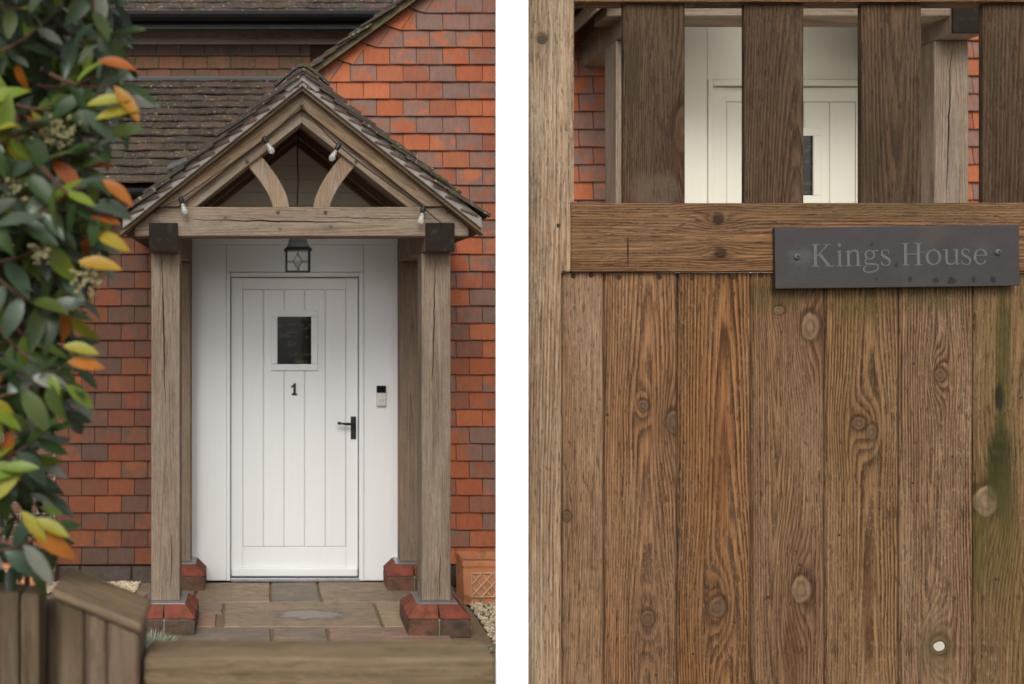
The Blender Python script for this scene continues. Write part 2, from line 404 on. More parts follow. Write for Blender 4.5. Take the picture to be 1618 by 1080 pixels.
m_glass = m_glass.out(m_glass.mix(_reflect.ss(.48, .70), (.008, .007, .005), (.06, .058, .018)), None, m_glass.noise(m_glass.x * 14, 1.0, m_glass.z * 30, 2), .05, .002)
m_clear = Mat('clear_glass', .03, .5); m_clear.b.inputs['Transmission Weight'].default_value = 1.0; m_clear.b.inputs['IOR'].default_value = 1.2
m_clear = m_clear.out((.95, .95, .93))
m_bulb = Mat('bulb_glass_highlight', .12, .6); m_bulb.b.inputs['Transmission Weight'].default_value = .75; m_bulb.b.inputs['IOR'].default_value = 1.4  # whitish highlight of the clear bulbs put into the glass colour
m_bulb = m_bulb.out((.85, .84, .80))
m_silver = plain('satin_silver', (.62, .60, .56), .4, .5, metal=.25)
m_rust = plain('rusted_nail', (.055, .035, .028), .8, .3, var=.4, sc_=90, metal=.3)
m_peg = plain('oak_peg', (.10, .07, .05), .85, .2, var=.3, sc_=60)

# ================================================================== SETTING
g = mesh('ground', [(-60, -30, 0), (60, -30, 0), (60, 60, 0), (-60, 60, 0)], [(0, 1, 2, 3)], m_ground)
tag(obj('ground', g, (0, 0, -.03)), kind='structure')
pv = obj('paving', mesh('paving', [(-1.0, -3.9, 0), (1.25, -3.9, 0), (1.25, .42, 0), (-1.0, .42, 0)], [(0, 1, 2, 3)], m_pave_joint), (0, 6.4, -.014)); tag(pv, kind='structure')
def slab(x0, x1, y0, y1):
    g_ = .0085; x0 += g_; x1 -= g_; y0 += g_; y1 -= g_
    bm = bmesh.new(); n = 4; hx, hy = (x1 - x0) / 2, (y1 - y0) / 2; out = []
    for (ax, ay, bx_, by_) in ((-hx, -hy, hx, -hy), (hx, -hy, hx, hy), (hx, hy, -hx, hy), (-hx, hy, -hx, -hy)):
        for i in range(n):
            t = i / n; out.append((ax + (bx_ - ax) * t + random.uniform(-.004, .004), ay + (by_ - ay) * t + random.uniform(-.004, .004)))
    top = [bm.verts.new((x * .985, y * .985 if hy > .1 else y * .96, random.uniform(-.001, .001))) for x, y in out]
    mid = [bm.verts.new((x, y, -.006)) for x, y in out]; bot = [bm.verts.new((x, y, -.03)) for x, y in out]
    bm.faces.new(top)
    for a, b in ((top, mid), (mid, bot)):
        for i in range(len(a)): bm.faces.new((a[i], b[i], b[(i + 1) % len(a)], a[(i + 1) % len(a)]))
    obj('paving_slab', bm_mesh('paving_slab', bm, m_slab), ((x0 + x1) / 2, (y0 + y1) / 2, random.uniform(-.001, .003)), pv, (random.uniform(-.004, .004), random.uniform(-.004, .004), 0))
def gd(v): return CZ * FPX / (v - VV)
rows = [(gd(919.5), gd(951), [-.80, -.42, PX(428, 6.5), PX(505, 6.5), 1.02, 1.24]),
        (gd(951), gd(990), [-.98, -.70, -.50, PX(353, 6.1), PX(597, 6.1), .98, 1.20]),
        (gd(990), gd(1026), [-.98, -.52, PX(430, 5.6), PX(520, 5.6), 1.04]),
        (gd(1026), 4.95, [-.98, -.3, .1, .62, 1.1]), (4.95, 4.5, [-.98, -.55, .05, .3, 1.1]), (4.5, 3.9, [-.98, -.2, .4, 1.1]),
        (3.9, 3.4, [-.98, -.5, .2, .7, 1.1]), (3.4, 2.8, [-.98, -.1, .35, 1.1]), (2.8, 2.55, [-.98, -.4, .2, 1.1])]
for (ya, yb, xs) in rows:
    for i in range(len(xs) - 1):
        if xs is rows[1][2] and i == 2:
            ym = (ya + yb) / 2 + .03
            slab(xs[i], xs[i + 1], ym, ya); slab(xs[i], xs[i + 1] - .03, yb, ym)
        else: slab(xs[i], xs[i + 1], yb, ya)
# gravel strips
def gravel(name, label, x0, x1, y0, y1, n, edge=None):
    vs_, fs = [], []
    for i in range(n):
        x, y = random.uniform(x0, x1), random.uniform(y0, y1)
        if edge and not edge(x, y): continue
        r = random.uniform(.005, .0105); b = len(vs_)
        rot = Matrix.Rotation(random.uniform(0, 6.28), 3, 'Z') @ Matrix.Rotation(random.uniform(0, 6.28), 3, 'X')
        s = (random.uniform(.7, 1.3), random.uniform(.7, 1.2), random.uniform(.5, .9))
        P8 = [(sx * s[0] * random.uniform(.6, .9), sy * s[1] * random.uniform(.6, .9), sz * s[2] * random.uniform(.6, .9)) for sx in (-1, 1) for sy in (-1, 1) for sz in (-1, 1)]
        c = Vector((x, y, -.012 + random.uniform(0, .026)))
        vs_ += [c + rot @ Vector(p) * r for p in P8]
        fs += [tuple(b + k for k in f) for f in ((0, 1, 3, 2), (4, 6, 7, 5), (0, 4, 5, 1), (2, 3, 7, 6), (0, 2, 6, 4), (1, 5, 7, 3))]
    tag(obj(name, mesh(name, vs_, fs, m_gravel), (0, 0, 0)), label, 'gravel', kind='stuff')
gravel('gravel', 'pale gravel strip below the tiled wall behind the shrub', -1.75, -.80, gd(933), 6.78, 3200)
gravel('gravel', 'pale gravel bed in front of the terracotta planter right of the porch', 1.05, 1.62, 5.0, 6.5, 3600, lambda x, y: x > 1.27 - (6.5 - y) * .02)

# ================================================================== LEFT COTTAGE
YW = 6.80
cott = thing('cottage', (0.2, YW, 0), 'tile hung cottage with white front door and mossy brown side roof', 'cottage')
def hung_tile_mesh(name, mat, w_=.1695, g_=.113, var=0):
    rnd = random.Random(var); vs_, fs = [], []
    top = g_ + .012; cols = 4
    for j, (z, yf, yb) in enumerate(((0, -.026, -.013), (.004, -.0275, -.012), (top, -.010, 0))):
        for i in range(cols):
            t = i / (cols - 1); x = (t - .5) * w_
            cam_ = .0022 * (1 - (2 * t - 1) ** 2) * (1.3 if var % 2 else .5)
            dz = (rnd.uniform(-.0008, .0008) if j < 2 else 0)
            vs_ += [(x, yf - cam_, z + dz), (x, yb - cam_ * .5, z + dz)]
    def id(j, i, k): return (j * cols + i) * 2 + k
    for i in range(cols - 1):
        for j in range(2): fs.append((id(j, i, 0), id(j, i + 1, 0), id(j + 1, i + 1, 0), id(j + 1, i, 0)))
        fs.append((id(0, i, 1), id(0, i + 1, 1), id(0, i + 1, 0), id(0, i, 0)))
    for j in range(2):
        fs.append((id(j, 0, 1), id(j, 0, 0), id(j + 1, 0, 0), id(j + 1, 0, 1)))
        fs.append((id(j, cols - 1, 0), id(j, cols - 1, 1), id(j + 1, cols - 1, 1), id(j + 1, cols - 1, 0)))
    return mesh(name, vs_, fs, mat)
def poly_tile(poly, y, z0, g_, mat, parent, name='tile'):
    """cut tile: polygon in XZ, lower edge proud like its neighbours"""
    cx = sum(p[0] for p in poly) / len(poly); bm = bmesh.new()
    def yf(z): return -.026 + .016 * max(-.2, (z - z0)) / (g_ + .012)
    a = [bm.verts.new((x - cx, yf(z), z - z0)) for x, z in poly]; b = [bm.verts.new((x - cx, yf(z) + .012, z - z0)) for x, z in poly]
    n = len(a); bm.faces.new(a); bm.faces.new(b[::-1])
    for i in range(n): bm.faces.new((a[i], b[i], b[(i + 1) % n], a[(i + 1) % n]))
    return obj(name, bm_mesh(name, bm, mat), (cx, y, z0), parent)
def clip_poly(poly, f):
    out = []
    for i in range(len(poly)):
        p, q = poly[i], poly[(i + 1) % len(poly)]; fp, fq = f(*p), f(*q)
        if fp >= 0: out.append(p)
        if fp * fq < 0:
            t = fp / (fp - fq); out.append((p[0] + (q[0] - p[0]) * t, p[1] + (q[1] - p[1]) * t))
    return out
TV = [hung_tile_mesh('hung_tile', m_tile, var=i) for i in range(4)]
TO = [hung_tile_mesh('hung_tile_shaded', m_tile_shaded, var=i) for i in range(4)]
PT, GA = .1736, .113
def tile_run(parent, y, x0, x1, z0, n, meshes, mat, keep=None, ph=0.0, pitch=PT, ga=GA):
    for k in range(n):
        z = z0 + k * ga; off = (ph + (.5 if k % 2 else 0)) * pitch
        i0 = math.floor((x0 - off) / pitch) - 1; i1 = math.ceil((x1 - off) / pitch) + 1
        for i in range(i0, i1):
            c = off + (i + .5) * pitch; a, b = c - pitch / 2 + .002, c + pitch / 2 - .002
            if b < x0 + .015 or a > x1 - .015: continue
            if keep and not keep(c, z): continue
            if a < x0 or b > x1:
                poly_tile([(max(a, x0), z), (min(b, x1), z), (min(b, x1), z + ga + .012), (max(a, x0), z + ga + .012)], y, z, ga, mat, parent)
            else:
                obj('tile', random.choice(meshes), (c, y + random.uniform(-.0015, .001), z + random.uniform(-.0008, .0008)), parent,
                    (random.uniform(-.006, .006), random.uniform(-.0035, .0035), random.uniform(-.008, .008)))
TZ0 = .128; PXC0 = .2175
wl = box('wall', -1.36, -.47, YW, YW + .2, 0, 2.60, m_wallback, cott, 0)
wlr = box('wall', .905, 1.60, YW, YW + .2, 0, 2.598, m_wallback, cott, 0)
prism('wall', [(-.469, 0), (.904, 0), (.904, 2.36), (PXC0, 2.95), (-.469, 2.36)], YW + .1, YW + .3, m_wallback, cott)
# gable wall polygon above
VX, VZ, VS = .333, 3.375, math.tan(R(36))          # verge line of the wing roof
def verge(x): return VZ + (x - VX) * VS
gw = prism('gable_wall', [(.95, 2.6), (1.60, 2.6), (1.60, verge(1.6) - .02), (.15, verge(.15) - .02), (.25, 3.1)], YW, YW + .2, m_wallback, cott)
box('side_wall', .12, .3, YW + .2, 7.8, 2.4, 3.2, m_wallback, cott, 0)
PXC = .2175
tile_run(wl, YW, -1.35, -.50, TZ0, 22, TO, m_tile_shaded, ph=.18)
tile_run(wlr, YW, .95, 1.60, TZ0, 22, TV, m_tile, ph=.33)
nC = int((4.25 - 2.6) / GA)
def porchline(x): return 3.05 - abs(x - PXC) * .8
for k in range(22 - 4, 40):
    z = TZ0 + k * GA; xv = VX + (z - VZ) / VS               # verge x at this height
    brk = xv + .225                                          # where the course turns up towards the verge
    off = (.33 + (.5 if k % 2 else 0)) * PT
    # straight tiles
    first = None
    for i in range(-4, 12):
        c = off + (i + .5) * PT; a, b = c - PT / 2 + .002, c + PT / 2 - .002
        if a < max(brk + .06, .30 if k < 26 else -9) or a > 1.58: continue
        if z < porchline(c) - .10 or (k < 22 and c > .93): continue
        if first is None: first = a
        if b > 1.60: poly_tile([(a, z), (1.6, z), (1.6, z + GA + .012), (a, z + GA + .012)], YW, z, GA, m_tile, gw)
        else: obj('tile', random.choice(TV), (c, YW + random.uniform(-.0015, .001), z + random.uniform(-.001, .001)), gw, (0, random.uniform(-.005, .005), random.uniform(-.008, .008)))
    if first is None or z < 2.85: continue
    if brk > 1.5: continue
    # wedge tile and turned tile beside the verge
    ux, uz = .565, .825; L = GA * 1.9
    wp_ = clip_poly([(brk - .02, z), (first - .004, z), (first - .004, z + GA + .012), (brk - .02, z + GA + .012)], lambda x, y: (x - brk - .002) * uz - (y - z) * ux)
    if len(wp_) > 2: poly_tile(wp_, YW, z, GA, m_tile, gw)
    hx = xv + .085
    p0 = (hx, verge(hx) - .014); p1 = (brk - .002, z); p2 = (brk - .002 + ux * L, z + uz * L); p3 = (hx + .175, verge(hx + .175) - .014)
    poly_tile([p0, p1, p2, p3], YW - .001, z, GA, m_tile, gw)
# plinth stones below the tiles
for (a, b) in ((-1.33, -1.2), (-1.19, -.86), (-.85, -.5), (.95, 1.2), (1.21, 1.58)):
    box('plinth_stone', a, b, YW - .02, YW + .1, -.02, .118 + random.uniform(-.01, .0), m_stone_plinth, wl, .012, 2, wob=.003)
# old brick wall at far left
bw = box('brick_wall', -2.6, -1.36, YW + .012, YW + .25, 0, 2.55, m_joint, cott, 0)
bmh = bmesh.new(); bm_box(bmh, -.105, .105, -.03, .03, -.0315, .0315, .004, 1); brick_me = bm_mesh('brick', bmh, m_brick)
for k in range(33):
    z = .04 + k * .0755
    for i in range(6):
        x = -2.48 + i * .222 + (.111 if k % 2 else 0)
        if x + .105 > -1.362:
            if x - .105 < -1.40: box('brick', x - .105, -1.363, YW - .0, YW + .06, z - .0315, z + .0315, m_brick, bw, .004, 1)
            continue
        obj('brick', brick_me, (x, YW + .03 + random.uniform(-.003, .003), z), bw)
# lean-to roof
PIT = R(40); EY, EZ = 6.60, PZ(296, 6.60)
sp_ = [(-2.6, 0), (-.64, 0), (-.64, .36), (.34, .36), (.34, 1.12), (-2.6, 1.12)]
sv = [(x, y, y * math.tan(PIT)) for x, y in sp_] + [(x, y, y * math.tan(PIT) - .06) for x, y in sp_]
lr = obj('side_roof', mesh('side_roof', sv, [(0, 1, 2, 3, 4, 5), (11, 10, 9, 8, 7, 6)] + [(k, k + 6, (k + 1) % 6 + 6, (k + 1) % 6) for k in range(6)], m_wallback), (0, EY, EZ - .03), cott)
def roof_tile_mesh(name, mat, w_=.165, ln=.262, th=.014, var=0):
    """local X across, Y up the slope (lower edge at 0), Z normal"""
    rnd = random.Random(var + 40); vs_, fs = [], []; cols = 5
    for j, y in enumerate((0, .004, ln)):
        for i in range(cols):
            t = i / (cols - 1); x = (t - .5) * w_; cz = .004 * (1 - (2 * t - 1) ** 2) * (-1 if var == 2 else 1)
            e = rnd.uniform(-.004, .004) if j < 2 else 0
            vs_ += [(x, y + e, (th if j else th * .75) + cz + rnd.uniform(-.001, .001)), (x, y + e, cz)]
    def id(j, i, k): return (j * cols + i) * 2 + k
    for i in range(cols - 1):
        for j in range(2): fs.append((id(j, i, 0), id(j, i + 1, 0), id(j + 1, i + 1, 0), id(j + 1, i, 0)))
        fs.append((id(0, i, 1), id(0, i + 1, 1), id(0, i + 1, 0), id(0, i, 0))); fs.append((id(0, i + 1, 1), id(0, i, 1), id(2, i, 1), id(2, i + 1, 1)))
    for s in (0, cols - 1):
        q = [id(0, s, 1), id(0, s, 0), id(1, s, 0), id(2, s, 0), id(2, s, 1)]
        fs.append(tuple(q if s == 0 else q[::-1]))
    return mesh(name, vs_, fs, mat)
RT = [roof_tile_mesh('roof_tile', m_roof, var=i) for i in range(4)]
for k in range(15):
    s = -.03 + k * .098
    for i in range(17):
        x = -2.5 + .0835 + (i + (.5 if k % 2 else 0)) * .1665
        if x > .30: continue
        y = EY + s * math.cos(PIT); z = EZ + s * math.sin(PIT) + .046
        if y < 6.99 and z < 3.02 - .8 * abs(x - PXC): continue
        obj('roof_tile', random.choice(RT), (x, y, z + random.uniform(-.002, .003)), lr, (PIT - R(11.0) + random.uniform(-.02, .02), random.uniform(-.026, .026), random.uniform(-.012, .012)))
# gutter under lean-to eave
def gutter(x0, x1, y, z, r, parent):
    bm = bmesh.new(); n = 8; ra = []
    for x in (x0, x1):
        o_ = [bm.verts.new((x, y + r * math.cos(math.pi + math.pi * k / n), z + r * math.sin(math.pi + math.pi * k / n))) for k in range(n + 1)]
        i_ = [bm.verts.new((x, y + r * .9 * math.cos(math.pi + math.pi * k / n), z + r * .9 * math.sin(math.pi + math.pi * k / n))) for k in range(n, -1, -1)]
        ra.append(o_ + i_)
    a, b = ra; n = len(a)
    for k in range(n): bm.faces.new((a[k], a[(k + 1) % n], b[(k + 1) % n], b[k]))
    bm.faces.new(a); bm.faces.new(b[::-1])
    for v in bm.verts: v.co -= Vector((x0, y, z))
    return obj('gutter', bm_mesh('gutter', bm, m_black), (x0, y, z), parent)
gutter(-2.5, -.66, EY - .035, EZ - .015, .05, lr)
box('eave_board', -2.5, -.64, EY + .04, EY + .06, EZ - .16, EZ - .035, m_black, lr, .002)
# lead flashing at the head and the upper recessed wall
YU = EY + 1.10
zt = EZ + (YU - EY) * math.tan(PIT)
box('lead_flashing', -2.5, .32, YU - .07, YU + .0, zt - .025, zt + .035, m_lead, lr, .008, 2, rot=(.25, 0, 0))
uw = box('upper_wall', -2.6, 1.3, YU + .02, YU + .2, zt - .1, 4.3, m_wallback, cott, 0)
TB = [hung_tile_mesh('brown_tile', m_tile_brown, .1745, .094, var=i) for i in range(4)]
TD = [hung_tile_mesh('dark_tile', m_tile_dark, .1745, .094, var=i) for i in range(4)]
zu = PZ(128.5, YU)
tile_run(uw, YU + .015, -2.5, .36, zu, 2, TB, m_tile_brown, ph=.2, pitch=.1785, ga=.0945)
tile_run(uw, YU + .015, -2.5, .36, zu + .189, 1, TD, m_tile_dark, ph=.6, pitch=.1785, ga=.0945)
box('fascia_board', -2.5, 1.3, YU - .02, YU + .01, PZ(70.5, YU), PZ(44, YU), m_fascia, uw, .003)
box('soffit', -2.5, 1.3, YU - .26, YU - .0205, PZ(44, YU), PZ(44, YU) + .02, m_black, uw, .002)
gutter(-2.5, 1.3, YU - .30, PZ(20, YU - .3), .058, uw)
box('gutter_board', -2.5, 1.3, YU - .24, YU - .225, PZ(46, YU - .23), PZ(14, YU - .23), m_black, uw, .002)
ur = obj('upper_roof', mesh('upper_roof', [(-2.6, 0, 0), (1.5, 0, 0), (1.5, 1.6, 1.44), (-2.6, 1.6, 1.44)], [(0, 1, 2, 3)], m_wallback), (0, YU - .26, PZ(17, YU - .3)), cott)
for k in range(4):
    for i in range(20):
        x = -1.75 + (i + (.5 if k % 2 else 0)) * .1665
        s = -.07 + k * .098
        obj('roof_tile', random.choice(RT), (x, YU - .26 + s * math.cos(R(42)), PZ(17, YU - .3) + .01 + s * math.sin(R(42))), ur, (R(42) - R(5.5) + random.uniform(-.02, .02), random.uniform(-.02, .02), 0))
# wing roof verge
wr = thing  # placeholder name reuse avoided
def slope_tiles(parent, x0, z0, ang, sgn, ncourse, y0, ny, gauge=.098, tilt=R(6), meshes=RT, jit=.01, slen=0):
    """rows of roof tiles on a slope that falls towards sgn*X; (x0,z0) is the eave point of the slope line"""
    for k in range(ncourse):
        s = k * gauge
        px = x0 - sgn * s * math.cos(ang); pz = z0 + s * math.sin(ang)
        for j in range(ny):
            y = y0 + (j + .5) * .1655 + (random.uniform(-.012, .004) if j == 0 else 0)
            # tile local Y (up slope) -> direction (-sgn cos, 0, sin)
            a = ang - tilt + random.uniform(-jit, jit) * 2
            up = Vector((-sgn * math.cos(a), 0, math.sin(a))); nrm = Vector((sgn * math.sin(a), 0, math.cos(a))); ax = up.cross(nrm)
            m = Matrix((ax, up, nrm)).transposed()
            o = obj('roof_tile', random.choice(meshes), (px, y, pz + random.uniform(-.003, .003)), parent)
            o.rotation_euler = (m.to_euler('XYZ'))
            if slen and s + .262 > slen: o.scale = (1, max(.12, (slen - s - .01) / .262), 1)
wv = prism('wing_roof', [(-.1, verge(-.1) - .03), (1.7, verge(1.7) - .03), (1.7, verge(1.7) + .015), (-.1, verge(-.1) + .015)], YW - .06, YW + 1.2, m_wallback, cott, R(36))
prism('verge_board', [(-.1, verge(-.1) - .052), (1.7, verge(1.7) - .052), (1.7, verge(1.7) + .012), (-.1, verge(-.1) + .012)], YW - .09, YW - .062, wood('mossy_verge_board', (.17, .145, .09), (.10, .085, .05), (.18, .16, .11), axis='X', weather=.5, moss=[('a', .5)], seed=31), wv, R(36))
slope_tiles(wv, -.15, verge(-.15) + .022, R(36), -1, 16, YW - .125, 2)

# ------------------------------------------------------------------ door bay
def door_bay(parent, xc, yw, zb, xl, xr, n1, top=2.225, m_white=m_white):
    """white boarded bay, xl..xr its edges; door centred on xc; yw front plane; zb floor"""
    fl, fr = xc - .4525, xc + .4575; ft = zb + (PZ(430, 6.84) - 0)
    box('bay_panel', xl, fl - .0, yw, yw + .08, zb + .004, zb + top, m_white, parent, .002)
    box('bay_panel', fr, xr, yw, yw + .08, zb + .004, zb + top, m_white, parent, .002)
    box('bay_panel', fl + .002, fr - .002, yw + .001, yw + .08, ft + .002, zb + top, m_white, parent, .002)
    box('bay_header', xl, xr, yw - .012, yw + .08, zb + top + .001, zb + top + .08, m_white, parent, .004)
    # frame
    fr_ = thing_part('door_frame', (xc, yw, zb), parent)
    box('jamb', fl + .001, fl + .027, yw - .014, yw + .07, zb + .004, ft, m_white, fr_, .006, 3)
    box('jamb', fr - .032, fr - .001, yw - .014, yw + .07, zb + .004, ft, m_white, fr_, .006, 3)
    box('head', fl + .0275, fr - .0325, yw - .013, yw + .07, ft - .03, ft - .001, m_white, fr_, .006, 3)
    box('threshold', fl + .03, fr - .03, yw - .03, yw + .07, zb + .002, zb + .026, m_zinc, fr_, .004)
    # leaf
    dl, dr, dt, db = fl + .031, fr - .037, ft - .034, zb + .03
    leaf = box('door', dl, dr, yw + .032, yw + .06, db, dt, m_white, parent, .002)
    yl = yw + .016
    pl, pr, pt_, pb = xc - .343, xc + .341, dt - .078, db + .195
    box('stile', dl + .001, pl - .0015, yl, yl + .02, db, dt - .001, m_white, leaf, .0025)
    box('stile', pr + .0015, dr - .001, yl, yl + .02, db, dt - .001, m_white, leaf, .0025)
    box('top_rail', pl - .001, pr + .001, yl + .0008, yl + .02, pt_ + .0015, dt - .002, m_white, leaf, .002)
    box('bottom_rail', pl - .001, pr + .001, yl + .0008, yl + .02, db + .001, pb - .0015, m_white, leaf, .002)
    wx0, wx1, wz0, wz1 = xc - .156, xc + .152, zb + PZ(585, 6.85), zb + PZ(490, 6.85)
    for i in range(5):
        a = pl + (pr - pl) * i / 5 + .0012; b = pl + (pr - pl) * (i + 1) / 5 - .0012
        segs = [(pb, pt_)]
        for (s0, s1) in segs:
            box('plank', a, b, yl + .0015, yl + .02, s0, s1, m_white, leaf, .0042, 1)
    wf = thing_part('window', (xc, yl, (wz0 + wz1) / 2), leaf)
    t = .042
    for (a, b, c, d) in ((wx0, wx1, wz1 - t, wz1), (wx0, wx1, wz0, wz0 + t), (wx0, wx0 + t, wz0 + t + .0004, wz1 - t - .0004), (wx1 - t, wx1, wz0 + t + .0004, wz1 - t - .0004)):
        box('window_frame', a, b, yl - .013, yl + .008, c, d, m_white, leaf, .004, 2)
    bpy.data.objects.remove(wf)
    box('window_pane', wx0 + t - .002, wx1 - t + .002, yl - .003, yl + .0008, wz0 + t - .002, wz1 - t + .002, m_glass, leaf, 0)
    box('weather_bar', dl + .006, dr - .006, yl - .035, yl - .0005, db + .004, db + .06, m_white, leaf, .012, 3)
    # lever handle
    hx = xc + .39; hz0, hz1 = zb + PZ(694, 6.84), zb + PZ(658, 6.84)
    hp = box('handle', hx - .018, hx + .018, yl - .006, yl - .0003, hz0, hz1, m_iron, leaf, .002)
    tube('lever', [(hx, yl - .006, hz1 - .047), (hx, yl - .05, hz1 - .047), (hx - .03, yl - .055, hz1 - .046), (hx - .07, yl - .055, hz1 - .041), (hx - .10, yl - .053, hz1 - .037), (hx - .105, yl - .053, hz1 - .037)], [.008, .008, .0085, .011, .009, .011], m_iron, hp, 8) if False else None
    lev = tube('lever', [(hx, yl - .006, hz1 - .045), (hx, yl - .05, hz1 - .045), (hx - .012, yl - .053, hz1 - .045), (hx - .045, yl - .055, hz1 - .045), (hx - .085, yl - .055, hz1 - .041), (hx - .092, yl - .055, hz1 - .040), (hx - .108, yl - .055, hz1 - .038)], [.008, .008, .007, .0095, .006, .011, .009], m_iron, leaf, 8)
    lev.name = 'lever'
    if n1:
        # numeral 1
        cx, z0, z1 = xc - .003, PZ(624, 6.85), PZ(605, 6.85); hgt = z1 - z0
        P_ = [(-.016, 0), (.018, 0), (.018, .010), (.010, .013), (.010, hgt), (-.001, hgt), (-.006, hgt - .012), (-.019, hgt - .020), (-.019, hgt - .029), (-.005, hgt - .024), (-.005, .013), (-.016, .010)]
        prism('numeral', [(cx + x * 1.05, z0 + z) for x, z in P_], yl - .007, yl + .0012, m_iron, leaf)
    return leaf
def thing_part(name, loc, parent):
    o = bpy.data.objects.new(name, None); o.empty_display_size = .05; return link(o, loc, parent)
YD = 6.84
door_bay(cott, PX(465.5, 6.85), YD, 0, PX(303, YD), PX(629, YD), True)
cb = thing_part('gable_cladding', (PXC, YD, 2.3), cott)
for i in range(9):
    z0 = 2.308 + i * .088; z1 = z0 + .0865; a = .93 - (z0 - 2.3) * 1.28; b = max(.93 - (z1 - 2.3) * 1.28, .02)
    if a < .06: break
    prism('cladding_board', [(PXC - a, z0), (PXC + a, z0), (PXC + b, z1), (PXC - b, z1)], YD - .012, YD + .04, m_cream, cb, 0, .003)

# ================================================================== PORCHES
TAN = math.tan(R(38.5)); ANG = R(38.5)
bmt = bmesh.new(); lathe_bm(bmt, [(.0002, -.012), (.009, -.010), (.010, .0), (.010, .02)], 8, 'Y'); peg_me = bm_mesh('peg', bmt, m_peg)
def plinth(parent, xc, y0, y1, z0):
    p = box('plinth', xc - .160, xc + .160, y0 + .012, y1 - .012, z0 - .02, z0 + .087, m_joint, parent, 0)
    box('mortar', xc - .095, xc + .095, y0 + .07, y1 - .07, z0 + .0875, z0 + .155, m_joint, p, 0)
    w_ = .172; ym = (y0 + y1) / 2
    for sx in (-1, 1):
        for (ya, yb) in ((y0, ym - .004), (ym + .004, y1)):
            xa, xb = (xc - w_, xc - .004) if sx < 0 else (xc + .004, xc + w_)
            box('brick', xa, xb, ya, yb, z0 - .01, z0 + .080, m_pad_low, p, .004, 2, wob=.001)
            # chamfered upper brick
            bm = bmesh.new(); hx = (xb - xa) / 2; hy = (yb - ya) / 2; c = .058
            V = [(-hx, -hy, 0), (hx, -hy, 0), (hx, hy, 0), (-hx, hy, 0), (-hx, -hy, .012), (hx, -hy, .012), (hx, hy, .012), (-hx, hy, .012)]
            x0_, x1_ = (-hx + c, hx) if sx < 0 else (-hx, hx - c)
            y0_, y1_ = (-hy + c, hy) if ya == y0 else (-hy, hy - c)
            V += [(x0_, y0_, .068), (x1_, y0_, .068), (x1_, y1_, .068), (x0_, y1_, .068)]
            vs_ = [bm.verts.new(v) for v in V]
            for f in ((0, 3, 2, 1), (0, 1, 5, 4), (1, 2, 6, 5), (2, 3, 7, 6), (3, 0, 4, 7), (4, 5, 9, 8), (5, 6, 10, 9), (6, 7, 11, 10), (7, 4, 8, 11), (8, 9, 10, 11)):
                bm.faces.new([vs_[i] for i in f])
            fix(bm); bmesh.ops.bevel(bm, geom=list(bm.edges), offset=.003, segments=1, affect='EDGES')
            obj('chamfered_brick', bm_mesh('chamfered_brick', bm, m_pad_top), ((xa + xb) / 2, (ya + yb) / 2, z0 + .088), p)
    box('zinc_plate', xc - .112, xc + .112, max(y0 + .055, y0), y1 - .05, z0 + .1565, z0 + .1605, m_zinc, p, .001)
    return p
